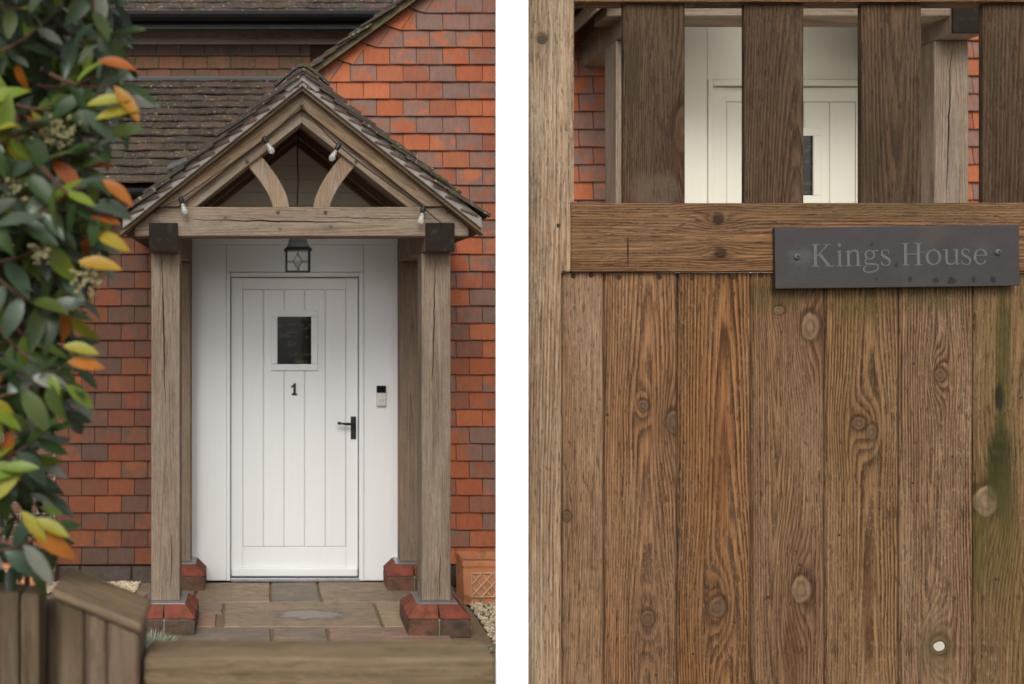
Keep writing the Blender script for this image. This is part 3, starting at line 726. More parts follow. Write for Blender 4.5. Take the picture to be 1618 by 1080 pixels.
def make_porch(ox, oy, oz, yw, back, label, label_group=None):
    X = lambda x: x + ox; Z = lambda z: z + oz
    yf = 5.66 + oy
    p = thing('porch', (PXC + ox, 5.8 + oy, oz), label, 'porch')
    for i, (a, b) in enumerate(((-.62, -.46), (.893, 1.055))):
        c = (a + b) / 2
        plinth(p, X(c), 5.67 + oy, 6.03 + oy, oz)
        box('post', X(a), X(b), 5.78 + oy, 5.94 + oy, Z(.161), Z(2.107), (m_oak_post, m_oak_post2)[1 - i], p, .006, 2)
        if back:
            plinth(p, X(c), 6.60 + oy, yw + .06, oz)
            box('post', X(a) + .004, X(b) - .004, 6.71 + oy, yw + .02, Z(.161), Z(2.106), m_oak_back, p, .006, 2)
        box('wall_plate', X(a) + .003, X(b) - .003, yf + .004, yw + .03, Z(2.108), Z(2.262), m_oak_back if True else m_end, p, .006, 2)
        box('plate_end', X(a) + .001, X(b) - .001, yf - .012, yf + .0035, Z(2.106), Z(2.264), m_end, p, .006, 2)
    zt_ = lambda x: 2.975 - TAN * abs(x - PXC)
    prism('tie_beam', [(X(-.700), Z(2.191)), (X(1.135), Z(2.191)), (X(1.135), Z(zt_(1.135) - .004)), (X(PXC + .62 / TAN), Z(2.352)), (X(PXC - .62 / TAN), Z(2.352)), (X(-.700), Z(zt_(-.70) - .004))], 5.672 + oy, 5.86 + oy, m_oak_beam, p, 0, .005)
    xc = X(PXC)
    A = 2.975                                                # outer apex of the timber
    for s in (-1, 1):
        def L(x, h): return Z(A - h - TAN * abs(x - PXC))     # slope line, h below outer line
        # barge board
        prism('barge_board', [(xc, Z(A)), (xc, Z(A - .085)), (X(PXC + s * (A - .085 - 2.3535) / TAN), Z(2.3535)), (X(PXC + s * (A - 2.3535) / TAN), Z(2.3535))], 5.650 + oy, 5.684 + oy, m_oak_barge, p, -s * ANG, .002)
        # principal rafter (stops on the tie beam)
        h1, h2 = .087, .158
        x1 = PXC + s * (A - h1 - 2.353) / TAN; x2 = PXC + s * (A - h2 - 2.353) / TAN
        prism('principal_rafter', [(xc, Z(A - .03)), (xc, Z(A - h2)), (X(x2), Z(2.353)), (X(PXC + s * (A - .03 - 2.353) / TAN), Z(2.353))], 5.690 + oy, 5.83 + oy, m_oak_raf, p, -s * ANG, .003)
        # verge trim, mortar bed, deck
        prism('verge_trim', [(xc, Z(A + .019)), (xc, Z(A + .001)), (X(PXC + s * .985), L(PXC + s * .985, -.001)), (X(PXC + s * .985), L(PXC + s * .985, -.019))], 5.60 + oy, 5.70 + oy, m_oak_barge, p, -s * ANG, .002)
        prism('mortar_bed', [(xc, Z(A + .095)), (xc, Z(A + .020)), (X(PXC + s * .97), L(PXC + s * .97, -.020)), (X(PXC + s * .97), L(PXC + s * .97, -.080))], 5.575 + oy, 5.66 + oy, m_mortar, p, -s * ANG, .004)
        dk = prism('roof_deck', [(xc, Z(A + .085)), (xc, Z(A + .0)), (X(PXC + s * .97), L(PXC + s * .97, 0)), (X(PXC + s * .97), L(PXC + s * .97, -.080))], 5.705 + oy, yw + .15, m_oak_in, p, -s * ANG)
        for yy in (6.0, 6.32, 6.62):
            if yy + oy < yw - .1:
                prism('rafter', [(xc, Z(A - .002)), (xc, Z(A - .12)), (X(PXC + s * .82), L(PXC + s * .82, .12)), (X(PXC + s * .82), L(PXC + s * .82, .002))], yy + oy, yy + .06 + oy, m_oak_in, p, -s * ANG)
        # slips bedded in the mortar
        for k in range(12):
            q = .07 + k * .0755; x = PXC + s * q; a = ANG - R(13) + random.uniform(-.05, .05)
            zc_ = A + .058 - TAN * q + random.uniform(-.004, .004); hl = .052 + random.uniform(-.008, .008)
            dx, dz = math.cos(a) * s, -math.sin(a)
            bm = bmesh.new(); bm_box(bm, -hl, hl, -.03, .03, -.0058, .0058, .002, 1)
            for v in bm.verts:
                if v.co.x * s < -hl * .6: v.co.z -= .004
                v.co.z += .004 * math.cos(v.co.x / hl * 1.5)
            obj('tile_slip', bm_mesh('tile_slip', bm, m_slip), (X(x), 5.597 + oy, Z(zc_)), p, (0, s * a, random.uniform(-.05, .05)))
        # tiles
        ny = max(2, int((yw - 5.55 - oy) / .1655))
        ex = PXC + s * 1.005
        slope_tiles(p, X(ex), Z(A + .108 - TAN * 1.005), ANG, s, 13, 5.545 + oy, ny, .0985, R(6.5), slen=1.29)
        # curved brace
        pts = []
        for t in range(9):
            u = t / 8
            cx_ = (.305 - .185 * u ** 1.55)  ; cz_ = 2.353 + .245 * (1 - u) if False else None
        # brace: from the rafter (upper, outer) to the beam (lower, inner)
        xo, zo, xi = .310, 2.665, .112
        outer, inner = [], []
        for t in range(9):
            u = t / 8
            bx_ = xo + (xi - xo) * (1 - (1 - u) ** 1.55); bz_ = zo + (2.353 - zo) * u
            tx = (xi - xo) * 1.55 * (1 - u) ** .55; tz = (2.353 - zo); l = math.hypot(tx, tz); nx, nz = -tz / l, tx / l
            outer.append((xc + s * (bx_ + nx * .046), Z(bz_ + nz * .046))); inner.append((xc + s * (bx_ - nx * .046), Z(bz_ - nz * .046)))
        outer[-1] = (outer[-1][0], Z(2.354)); inner[-1] = (inner[-1][0], Z(2.354))
        prism('brace', outer + inner[::-1], 5.715 + oy, 5.78 + oy, m_oak_brace, p, 0, .003)
        for (q, zz) in ((.13, 2.325), (.80, 2.325), (.30, 2.605)):
            obj('peg', peg_me, (xc + s * q, (5.690 if zz > 2.4 else 5.672) + oy, Z(zz)), p)
    obj('peg', peg_me, (xc, 5.645 + oy, Z(A - .07)), p)
    # ridge: bonnet-shaped tiles, bedded in mortar
    top = [(-.150, -.108), (-.10, -.064), (-.055, -.028), (-.025, -.008), (0, -.002), (.025, -.008), (.055, -.028), (.10, -.064), (.150, -.108)]
    y = 5.545 + oy
    while y < yw - .05:
        y1 = min(y + .30, yw + .1); bm = bmesh.new(); ring = []
        for yy in (y, y1 - .004):
            ring.append([bm.verts.new((a, yy, b)) for a, b in top] + [bm.verts.new((a * .97, yy, b - .016)) for a, b in top[::-1]])
        a, b = ring; m_ = len(a); bm.faces.new(a); bm.faces.new(b[::-1])
        for k in range(m_): bm.faces.new((a[k], a[(k + 1) % m_], b[(k + 1) % m_], b[k]))
        obj('ridge_tile', bm_mesh('ridge_tile', bm, m_roof), (xc, 0, Z(A + .137)), p); y = y1
    prism('ridge_mortar', [(xc + a * .93, Z(A + .137 + b - .018)) for a, b in top] + [(xc + .075, Z(A - .015)), (xc, Z(A + .045)), (xc - .075, Z(A - .015))], 5.562 + oy, 5.64 + oy, m_mortar, p, 0, .003)
    return p
make_porch(0, 0, 0, YD, True, 'oak framed gabled porch with curved braces around the number 1 door')
# lead dressing where the porch roof meets the side roof
lv = [(-.02, -.02, 0), (.15, -.02, .05), (.17, .05, .10), (.02, .06, .06), (-.06, .02, .0), (.06, .02, .045)]
tag(obj('lead_soaker', mesh('lead_soaker', [(-.1, 0, -.03), (.03, -.02, .015), (.15, 0, .085), (.15, .06, .11), (.03, .05, .05), (-.09, .05, -.0), (-.1, 0, -.04), (.03, -.02, .005), (.15, 0, .075), (.15, .06, .1), (.03, .05, .04), (-.09, .05, -.01)], [(0, 1, 4, 5), (1, 2, 3, 4), (11, 10, 7, 6), (10, 9, 8, 7), (0, 6, 7, 1), (1, 7, 8, 2), (2, 8, 9, 3), (3, 9, 10, 4), (4, 10, 11, 5), (5, 11, 6, 0)], m_lead), (PX(288, 6.6), 6.62, PZ(256, 6.6)), lr))

# ================================================================== RIGHT COTTAGE behind the gate
OX, OY, OZ = 2.30, -.873, .955
YR = 5.45
c2 = thing('cottage', (3.0, YR, OZ), 'raised tile hung cottage seen between the gate slats', 'cottage')
w2 = box('wall', 1.615, 2.068, YR + .012, YR + 1.6, 0, 4.6, m_wallback, c2, 0)
w2r = box('wall', 3.552, 5.2, YR + .012, YR + 1.6, 0, 4.6, m_wallback, c2, 0)
box('wall', 2.07, 3.55, YR + .09, YR + 1.6, 0, 4.6, m_wallback, c2, 0)
TV2 = [hung_tile_mesh('hung_tile_small', m_tile, .146, .092, var=i) for i in range(4)]
tile_run(w2, YR, 1.615, 2.06, .97, 36, TV2, m_tile, ph=.1, pitch=.150, ga=.093)
tile_run(w2r, YR, 3.56, 4.35, .97, 36, TV2, m_tile, ph=.4, pitch=.150, ga=.093)
door_bay(c2, 2.80, YR, OZ, 2.07, 3.55, False, 2.50, mat_white('white_paint_bounce_tinted', (.70, .675, .57), .5))  # white bay tinted cream: warm bounce and porch shade put into the paint
box('cladding_board', 2.07, 3.55, YR + .0, YR + .05, OZ + 2.582, OZ + 3.1, m_cream, c2, .003)
rv_, rf_ = [], []
for k in range(46):
    for i in range(11):
        b = len(rv_); src = TV2[(i * 3 + k) % 4]; y0_ = YR + .06 + (i + (.5 if k % 2 else 0)) * .15
        if y0_ > YW + .05: continue
        rv_ += [(1.613 + v.co.y, y0_ - v.co.x, .05 + k * .093 + v.co.z) for v in src.vertices]
        rf_ += [tuple(b + q for q in p_.vertices) for p_ in src.polygons]
tag(obj('return_tiles', mesh('return_tiles', rv_, rf_, m_tile), (0, 0, 0), w2), kind='stuff')
make_porch(OX, OY, OZ, YR, False, 'oak porch seen between the slats of the tall gate')
st = box('terrace', 1.70, 6.5, 3.35, YR + .5, -.02, OZ - .003, m_render, None, .01); tag(st, kind='structure')
for k in range(5):
    tag(box('terrace_step', 2.0, 3.4, 3.35 - .26 * (5 - k) , 3.349 - .26 * (4 - k), -.02, .19 * (k + 1) - .03, m_slab, None, .006), kind='structure') if False else None

# ================================================================== PORCH FITTINGS
# lantern
LX, LY = PX(470.5, 6.15), 6.15
ln = thing('lantern', (LX, LY, PZ(431, LY)), 'black iron porch lantern with diamond leaded panes hanging by the door', 'lantern')
zb_, zt_ = PZ(430, LY), PZ(396, LY); hw = .068
box('base', LX - hw, LX + hw, LY - hw, LY + hw, zb_, zb_ + .008, m_iron, ln, .002)
for sx in (-1, 1):
    for sy in (-1, 1):
        box('corner_bar', LX + sx * hw - .005, LX + sx * hw + .005, LY + sy * hw - .005, LY + sy * hw + .005, zb_ + .002, zt_, m_iron, ln, .001)
bm = bmesh.new(); rings = []
for (h_, z) in ((.082, 0), (.082, .006), (.068, .02), (.056, .045), (.052, .07), (.044, .078), (.012, .082)):
    rings.append([bm.verts.new((sx * h_, sy * h_, z)) for sx, sy in ((-1, -1), (1, -1), (1, 1), (-1, 1))])
for a, b in zip(rings, rings[1:]):
    for k in range(4): bm.faces.new((a[k], a[(k + 1) % 4], b[(k + 1) % 4], b[k]))
bm.faces.new(rings[0]); bm.faces.new(rings[-1])
obj('cap', bm_mesh('cap', bm, m_iron), (LX, LY, zt_), ln)
for (dx, dy, ax) in ((0, -hw, 'x'), (hw, 0, 'y'), (-hw, 0, 'y'), (0, hw, 'x')):
    if ax == 'x': pn = box('pane', LX - hw + .006, LX + hw - .006, LY + dy - .001, LY + dy + .001, zb_ + .009, zt_ - .001, m_clear, ln, 0)
    else: pn = box('pane', LX + dx - .001, LX + dx + .001, LY - hw + .006, LY + hw - .006, zb_ + .009, zt_ - .001, m_clear, ln, 0)
    zc_ = (zb_ + zt_) / 2; hz = (zt_ - zb_) / 2 - .006
    bm = bmesh.new()
    def P3(a, z): return (a, 0, z) if ax == 'x' else (0, a, z)
    dia = [(0, hz * .8), (hw * .38, 0), (0, -hz * .8), (-hw * .38, 0)]
    for i in range(4): tube_into(bm, [P3(*dia[i]), P3(*dia[(i + 1) % 4])], .0028, 4)
    for (a, b) in (((0, hz), (0, hz * .8)), ((0, -hz), (0, -hz * .8)), ((-hw * .9, 0), (-hw * .38, 0)), ((hw * .9, 0), (hw * .38, 0))): tube_into(bm, [P3(*a), P3(*b)], .0028, 4)
    obj('lead_tracery', bm_mesh('lead_tracery', bm, m_iron), (LX + dx * 1.04, LY + dy * 1.04, zc_), ln)
bm = bmesh.new(); lathe_bm(bm, [(.002, 0), (.011, .004), (.011, .05), (.006, .058)], 10); obj('candle_bulb', bm_mesh('candle_bulb', bm, m_cream), (LX, LY, zb_ + .01), ln)
cpts = [(LX + .003 * math.sin(i * 1.3), LY, zt_ + .08 + (2.90 - zt_ - .08) * i / 12) for i in range(13)]
tube('hanging_cable', cpts, .0045, m_iron, ln, 6)
# doorbell
DX, DZ0, DZ1 = PX(602.5, 6.82), PZ(641, 6.82), PZ(609, 6.82)
db_ = thing('doorbell', (DX, YD, DZ0), 'slim video doorbell with black top on the white panel', 'doorbell')
zm = DZ0 + (DZ1 - DZ0) * .64
box('faceplate', DX - .031, DX + .031, YD - .026, YD - .0005, DZ0, zm, m_silver, db_, .004, 3)
box('camera_cover', DX - .031, DX + .031, YD - .027, YD - .0005, zm + .001, DZ1, plain('black_glossy_plastic', (.006, .006, .007), .2, .5), db_, .004, 3)
bm = bmesh.new(); lathe_bm(bm, [(.0002, -.004), (.010, -.004), (.011, 0), (.0135, 0), (.0145, -.003), (.0155, 0), (.0155, .003)], 20, 'Y'); obj('button', bm_mesh('button', bm, m_silver), (DX, YD - .0262, DZ0 + .045), db_)
# string lights
sg = thing('string_lights', (PXC, 5.6, 2.9), 'black festoon cable with clear bulbs pinned along the porch gable', 'string lights')
YS = 5.632
def S(u, v, y=YS): return Vector((PX(u, y), y, PZ(v, y)))
def sag(a, b, n, s_): return [a.lerp(b, i / n) + Vector((0, 0, -s_ * 4 * (i / n) * (1 - i / n))) for i in range(n + 1)]
path = []
for (a, b, s_) in (((249, 330), (287, 312), .002), ((287, 312), (420, 217), .006), ((420, 217), (476, 166), .006), ((476, 166), (533, 228), .008), ((533, 228), (668, 327), .010), ((668, 327), (697, 352), .002)):
    path += sag(S(*a), S(*b), 8, s_)[(1 if path else 0):]
tube('cable', path, .0032, m_iron, sg, 6)
prof = [(.0005, -.068), (.010, -.064), (.018, -.052), (.019, -.044), (.015, -.030), (.0105, -.012), (.0105, -.004), (.004, .0)]
bm = bmesh.new(); lathe_bm(bm, prof, 14); bulb_me = bm_mesh('bulb', bm, m_bulb); bulb_me.polygons.foreach_set('use_smooth', [True] * len(bulb_me.polygons))
bm = bmesh.new(); lathe_bm(bm, [(.004, .028), (.013, .024), (.0145, .002), (.0125, -.012), (.011, -.013)], 12); sock_me = bm_mesh('socket', bm, m_iron)
bm = bmesh.new(); tube_into(bm, [(-.006, 0, -.05), (-.003, 0, -.02), (0, 0, -.045), (.003, 0, -.02), (.006, 0, -.05)], .0008, 4); fil_me = bm_mesh('filament', bm, m_silver)
for (u, v, tl) in ((287, 312, .30), (420, 217, .55), (533, 228, -.5), (668, 327, -.2)):
    q = S(u, v, YS - .012); s_ = obj('socket', sock_me, q + Vector((0, 0, -.018)), sg, (0, -tl, 0))
    o_ = obj('bulb', bulb_me, q + Vector((math.sin(tl) * .012, 0, -.030)), sg, (0, -tl, 0)); obj('filament', fil_me, q + Vector((math.sin(tl) * .012, 0, -.030)), sg, (0, -tl, 0))
# terracotta planters
def planter(x0, x1, y0, y1, h, label):
    t = thing('planter', ((x0 + x1) / 2, (y0 + y1) / 2, -.01), label, 'planter')
    cx, cy = (x0 + x1) / 2, (y0 + y1) / 2; hx, hy = (x1 - x0) / 2, (y1 - y0) / 2
    bm = bmesh.new(); rings = []
    for (k, z) in ((.93, -.01), (.93, .02), (.96, h - .04), (1.0, h - .038), (1.0, h - .004), (.985, h), (.93, h), (.92, h - .05)):
        rings.append([bm.verts.new((sx * (hx - (1 - k) * hy), sy * hy * k, z)) for sx, sy in ((-1, -1), (1, -1), (1, 1), (-1, 1))])
    for a, b in zip(rings, rings[1:]):
        for k in range(4): bm.faces.new((a[k], a[(k + 1) % 4], b[(k + 1) % 4], b[k]))
    bm.faces.new(rings[0]); fix(bm); bmesh.ops.bevel(bm, geom=list(bm.edges), offset=.004, segments=2, affect='EDGES')
    bd = obj('body', bm_mesh('body', bm, m_terra), (cx, cy, 0), t)
    box('soil', x0 + .03, x1 - .03, y0 + .02, y1 - .02, h - .09, h - .05, m_ground, t, 0)
    # lattice relief panel
    bm = bmesh.new(); pw, ph = hx * .72, h * .29; zc_ = h * .43; yy = y0 + .006
    for (a, b, c, d) in ((-pw, pw, ph - .008, ph), (-pw, pw, -ph, -ph + .008), (-pw, -pw + .008, -ph + .008, ph - .008), (pw - .008, pw, -ph + .008, ph - .008)): bm_box(bm, a, b, -.008, .012, c, d, .002, 1)
    n = max(3, int(pw * 2 / .055)); st_ = (pw * 2) / n
    for i in range(-3, n + 3):
        for s in (1, -1):
            a = Vector((-pw + i * st_, 0, -ph)); b = a + Vector((ph * 2 * .9, 0, ph * 2))
            if s < 0: a.x, b.x = -a.x, -b.x
            pts = []
            for q in range(21):
                c = a.lerp(b, q / 20)
                if abs(c.x) < pw - .004: pts.append(c)
            if len(pts) > 2: tube_into(bm, [pts[0] + Vector((0, -.002 * s - .001, 0)), pts[-1] + Vector((0, -.002 * s - .001, 0))], .006, 5)
    obj('lattice_relief', bm_mesh('lattice_relief', bm, plain('limed_terracotta', (.46, .30, .19), .85, .2, .35, 40)), (cx, yy, zc_), t)
planter(PX(731, 6.30), 1.585, 6.30, 6.56, .262, 'square terracotta planter with lattice relief beside the right porch post')
planter(-1.90, -1.40, 6.52, 6.74, .24, 'terracotta trough with lattice relief behind the leafy shrub')

# lavender tufts
m_lav = Mat('grey_green_leaf', .7, .3); m_lav = m_lav.out(m_lav.ramp(m_lav.isl, [(0, (.17, .21, .15)), (.5, (.25, .29, .21)), (1, (.32, .35, .27))]))
def tuft(x, y, wx, h, n, label):
    vs_, fs = [], []
    for i in range(n):
        a = random.uniform(0, 6.28); r = random.uniform(0, 1) ** .5
        b = Vector((wx * .75 * r * math.cos(a), wx * .4 * r * math.sin(a), 0)); d = Vector((random.gauss(0, .35) + b.x / wx * .7, random.gauss(0, .3) - .1, 1)).normalized()
        L_ = h * random.uniform(.55, 1.05) * (1 - .4 * r); s = d.orthogonal().normalized() ; s.rotate(Matrix.Rotation(random.uniform(0, 6.28), 3, d))
        k = len(vs_); wd = .0035
        mid = b + d * L_ * .5 + Vector((0, 0, -.004)); tip = b + d * L_ + Vector((d.x * .02, d.y * .02, -.006))
        vs_ += [b - s * wd * .6, b + s * wd * .6, mid + s * wd, mid - s * wd, tip]
        fs += [(k, k + 1, k + 2, k + 3), (k + 3, k + 2, k + 4)]
    t = thing('lavender', (x, y, 0), label, 'plant')
    obj('foliage', mesh('foliage', vs_, fs, m_lav), (x, y, -.01), t)
tuft(PX(243, 5.5), 5.5, .11, .13, 420, 'small grey green lavender tuft beside the left plinth')
tuft(PX(735, 5.43), 5.43, .17, .075, 520, 'low grey green lavender tuft in front of the right plinth')

# ================================================================== FOREGROUND FENCE
m_f1 = wood('fence_post_wood', (.24, .19, .14), (.13, .095, .065), (.30, .26, .21), sp=.008, weather=.7, ring=.7, seed=41, tone=(.50, .43, .365), moss=[('a', .25)])
m_f2 = wood('fence_rail_wood', (.26, .20, .135), (.15, .105, .07), (.34, .29, .22), axis='X', sp=.007, weather=.6, ring=.7, seed=44, tone=(.62, .53, .43), moss=[('a', .35)], marks=[(0, .08, .03, .02, (.05, .06, .02), .7), (0, -.05, .03, .012, (.06, .045, .03), .7), (0, .19, .03, .012, (.06, .045, .03), .6)])
DF = .72
fc = thing('fence', (-.1, DF, 0), 'weathered timber fence with slanted post top in the left foreground', 'fence')
zr = PZ(1040, DF)
box('rail', PX(226, DF), PX(784.5, DF), DF, DF + .042, zr - .10, zr, m_f2, fc, .004, 3)
box('rail', PX(226, DF), PX(784.5, DF), DF + .002, DF + .042, .35, .45, m_f2, fc, .004)
box('post', PX(784.5, DF) - .07, PX(784.5, DF) - .002, DF + .044, DF + .11, -.02, zr - .075, m_f1, fc, .005)
for i in range(3):
    a = .003 + PX(226, DF) + .04 + i * .13
    if a < .03: box('board', a, a + .11, DF + .044, DF + .06, .1, zr - .03, m_f1, fc, .003)
# slanted post
x0, x1 = PX(96, DF), PX(223, DF); za, zb2 = PZ(938, DF), PZ(995, DF)
for (a, b) in ((0, .33), (.335, .61), (.615, 1.0)):
    prism('post_board', [(x0 + (x1 - x0) * a, .0), (x0 + (x1 - x0) * b - .0006, .0), (x0 + (x1 - x0) * b - .0006, za + (zb2 - za) * b), (x0 + (x1 - x0) * a, za + (zb2 - za) * a)], DF - .012, DF + .045, m_f1, fc, 0, .002)
prism('post_cap', [(x0 - .004, za + .0015), (x1 + .002, zb2 + .0015), (x1 + .002, zb2 + .008), (x0 - .004, za + .008)], DF - .016, DF + .05, m_f2, fc, math.atan2(zb2 - za, x1 - x0), .002)
for (a, b, v, dy) in ((-140, -42, 931, .04), (-38, 30, 936, .04), (33, 64, 936, .036)):
    box('board', PX(a, DF + .04), PX(b, DF + .04), DF + dy, DF + dy + .03, 0, PZ(v, DF + .04), m_f1, fc, .004)
box('back_board', PX(66, DF + .09), PX(110, DF + .09), DF + .07, DF + .09, 0, PZ(944, DF + .09), m_f1, fc, .003)

# ================================================================== ADDED WHITE POST filling the blank band between the two views
wp = box('white_band_filler', -.0297, .0297, -.035, .035, 0, 3.0, m_post, None, .0015, 2, rot=(0, 0, -math.atan2(809 - VU, FPX)))
wp.location = (PX(809, 1.957), 1.957, 1.48); tag(wp, 'added plain white square post filling the blank band between fence and gate', 'post')

# ================================================================== GATE
GD = 2.0
gt = thing('gate', (PX(1226, GD), GD, .05), 'tall weathered timber gate with open slats above close boards', 'gate')
def gx(u): return PX(u, GD)
def gz(v): return PZ(v, GD)
GW = dict(light=(.30, .185, .095), dark=(.135, .075, .035), grey=(.32, .255, .185))
pxm = GD / FPX
zmid = (gz(430) + .06) / 2
def loc(u, v, uc): return ((u - uc) * pxm, gz(v) - zmid)
MOSS = (.085, .095, .018)
boards = [
 # u0,u1, light,dark,grey,kwargs(knots in pixels: u,v,rad px,aspect,amp) marks
 (887.5, 953.5, (.30, .215, .135), (.17, .11, .065), (.38, .31, .24), dict(sp=.0048, a0=.09, h0=.05, weather=.8, ring=.55, K=[(896, 818, 7, 1.3, 1.0)], Mk=[])),
 (956.5, 1069.5, (.31, .195, .105), (.15, .085, .042), (.33, .26, .19), dict(sp=.0052, a0=.012, h0=.022, sl=.035, weather=.4, ring=.85, K=[(1017, 642, 9, 1.1, 2.0), (1024, 980, 11, 1.3, 2.2), (1066, 668, 13, 1.5, 1.6)], Mk=[])),
 (1072, 1186, (.32, .185, .08), (.14, .07, .028), (.30, .235, .165), dict(sp=.0062, a0=.02, h0=.018, sl=.03, weather=.25, ring=1.0, K=[(1135, 962, 15, 1.25, 2.6)], Mk=[(1142, 720, 14, 190, (.20, .085, .03), .55)])),
 (1188.5, 1302.5, (.26, .175, .10), (.125, .075, .04), (.32, .26, .20), dict(sp=.0055, a0=-.02, h0=.03, sl=-.03, weather=.5, ring=.8, knotc=(.36, .28, .20), K=[(1231, 490, 9, .8, 1.5), (1281, 516, 17, 1.45, 1.8), (1267, 934, 17, 1.4, 2.2)], Mk=[(1225, 465, 60, 30, MOSS, .5), (1250, 1040, 12, 90, (.10, .045, .018), .6)])),
 (1305, 1420, (.29, .20, .10), (.145, .088, .042), (.32, .26, .18), dict(sp=.0058, a0=.015, h0=.016, sl=.028, weather=.35, ring=.9, K=[(1358, 670, 12, 1.0, 2.0), (1377, 684, 9, 1.5, 1.8)], Mk=[(1371, 950, 9, 130, (.11, .05, .02), .7), (1360, 480, 50, 40, MOSS, .45)])),
 (1422.5, 1537.5, (.28, .20, .13), (.135, .085, .05), (.38, .32, .22), dict(sp=.0062, a0=-.01, h0=.018, sl=-.03, weather=.55, ring=.95, K=[(1486, 593, 10, 1.1, 3.6), (1484, 1024, 15, 1.1, 4.0)], Mk=[(1480, 470, 50, 25, MOSS, .5), (1485, 1030, 40, 50, (.17, .15, .07), .5)])),
 (1540, 1655, (.24, .18, .085), (.12, .085, .038), (.29, .235, .15), dict(sp=.0058, a0=.03, h0=.03, sl=.03, weather=.45, ring=.7, knotc=(.42, .36, .26), K=[(1558, 793, 21, 1.25, 1.4)], Mk=[(1584, 560, 14, 150, (.075, .085, .014), .8), (1578, 628, 10, 22, (.012, .012, .010), .95), (1578, 735, 24, 70, (.035, .05, .008), .95), (1592, 800, 16, 50, (.08, .085, .02), .55), (1580, 850, 26, 100, (.12, .115, .035), .4), (1545, 860, 14, 70, (.10, .115, .02), .6)])),
 (1657.5, 1772, (.26, .19, .10), (.13, .085, .04), (.30, .25, .17), dict(sp=.0058, a0=.0, h0=.03, weather=.4, ring=.8, K=[], Mk=[])),
 (1774.5, 1888, (.28, .19, .10), (.13, .08, .04), (.30, .25, .17), dict(sp=.0055, a0=.01, h0=.02, weather=.4, ring=.8, K=[], Mk=[])),
]
YB = GD + .012
holes = {1422.5: (1484, 1024, 9.5)}
nail_bm = bmesh.new(); lathe_bm(nail_bm, [(.0002, -.0018), (.0035, -.0015), (.0042, 0), (.0042, .004)], 8, 'Y'); nail_me = bm_mesh('nail', nail_bm, m_rust)
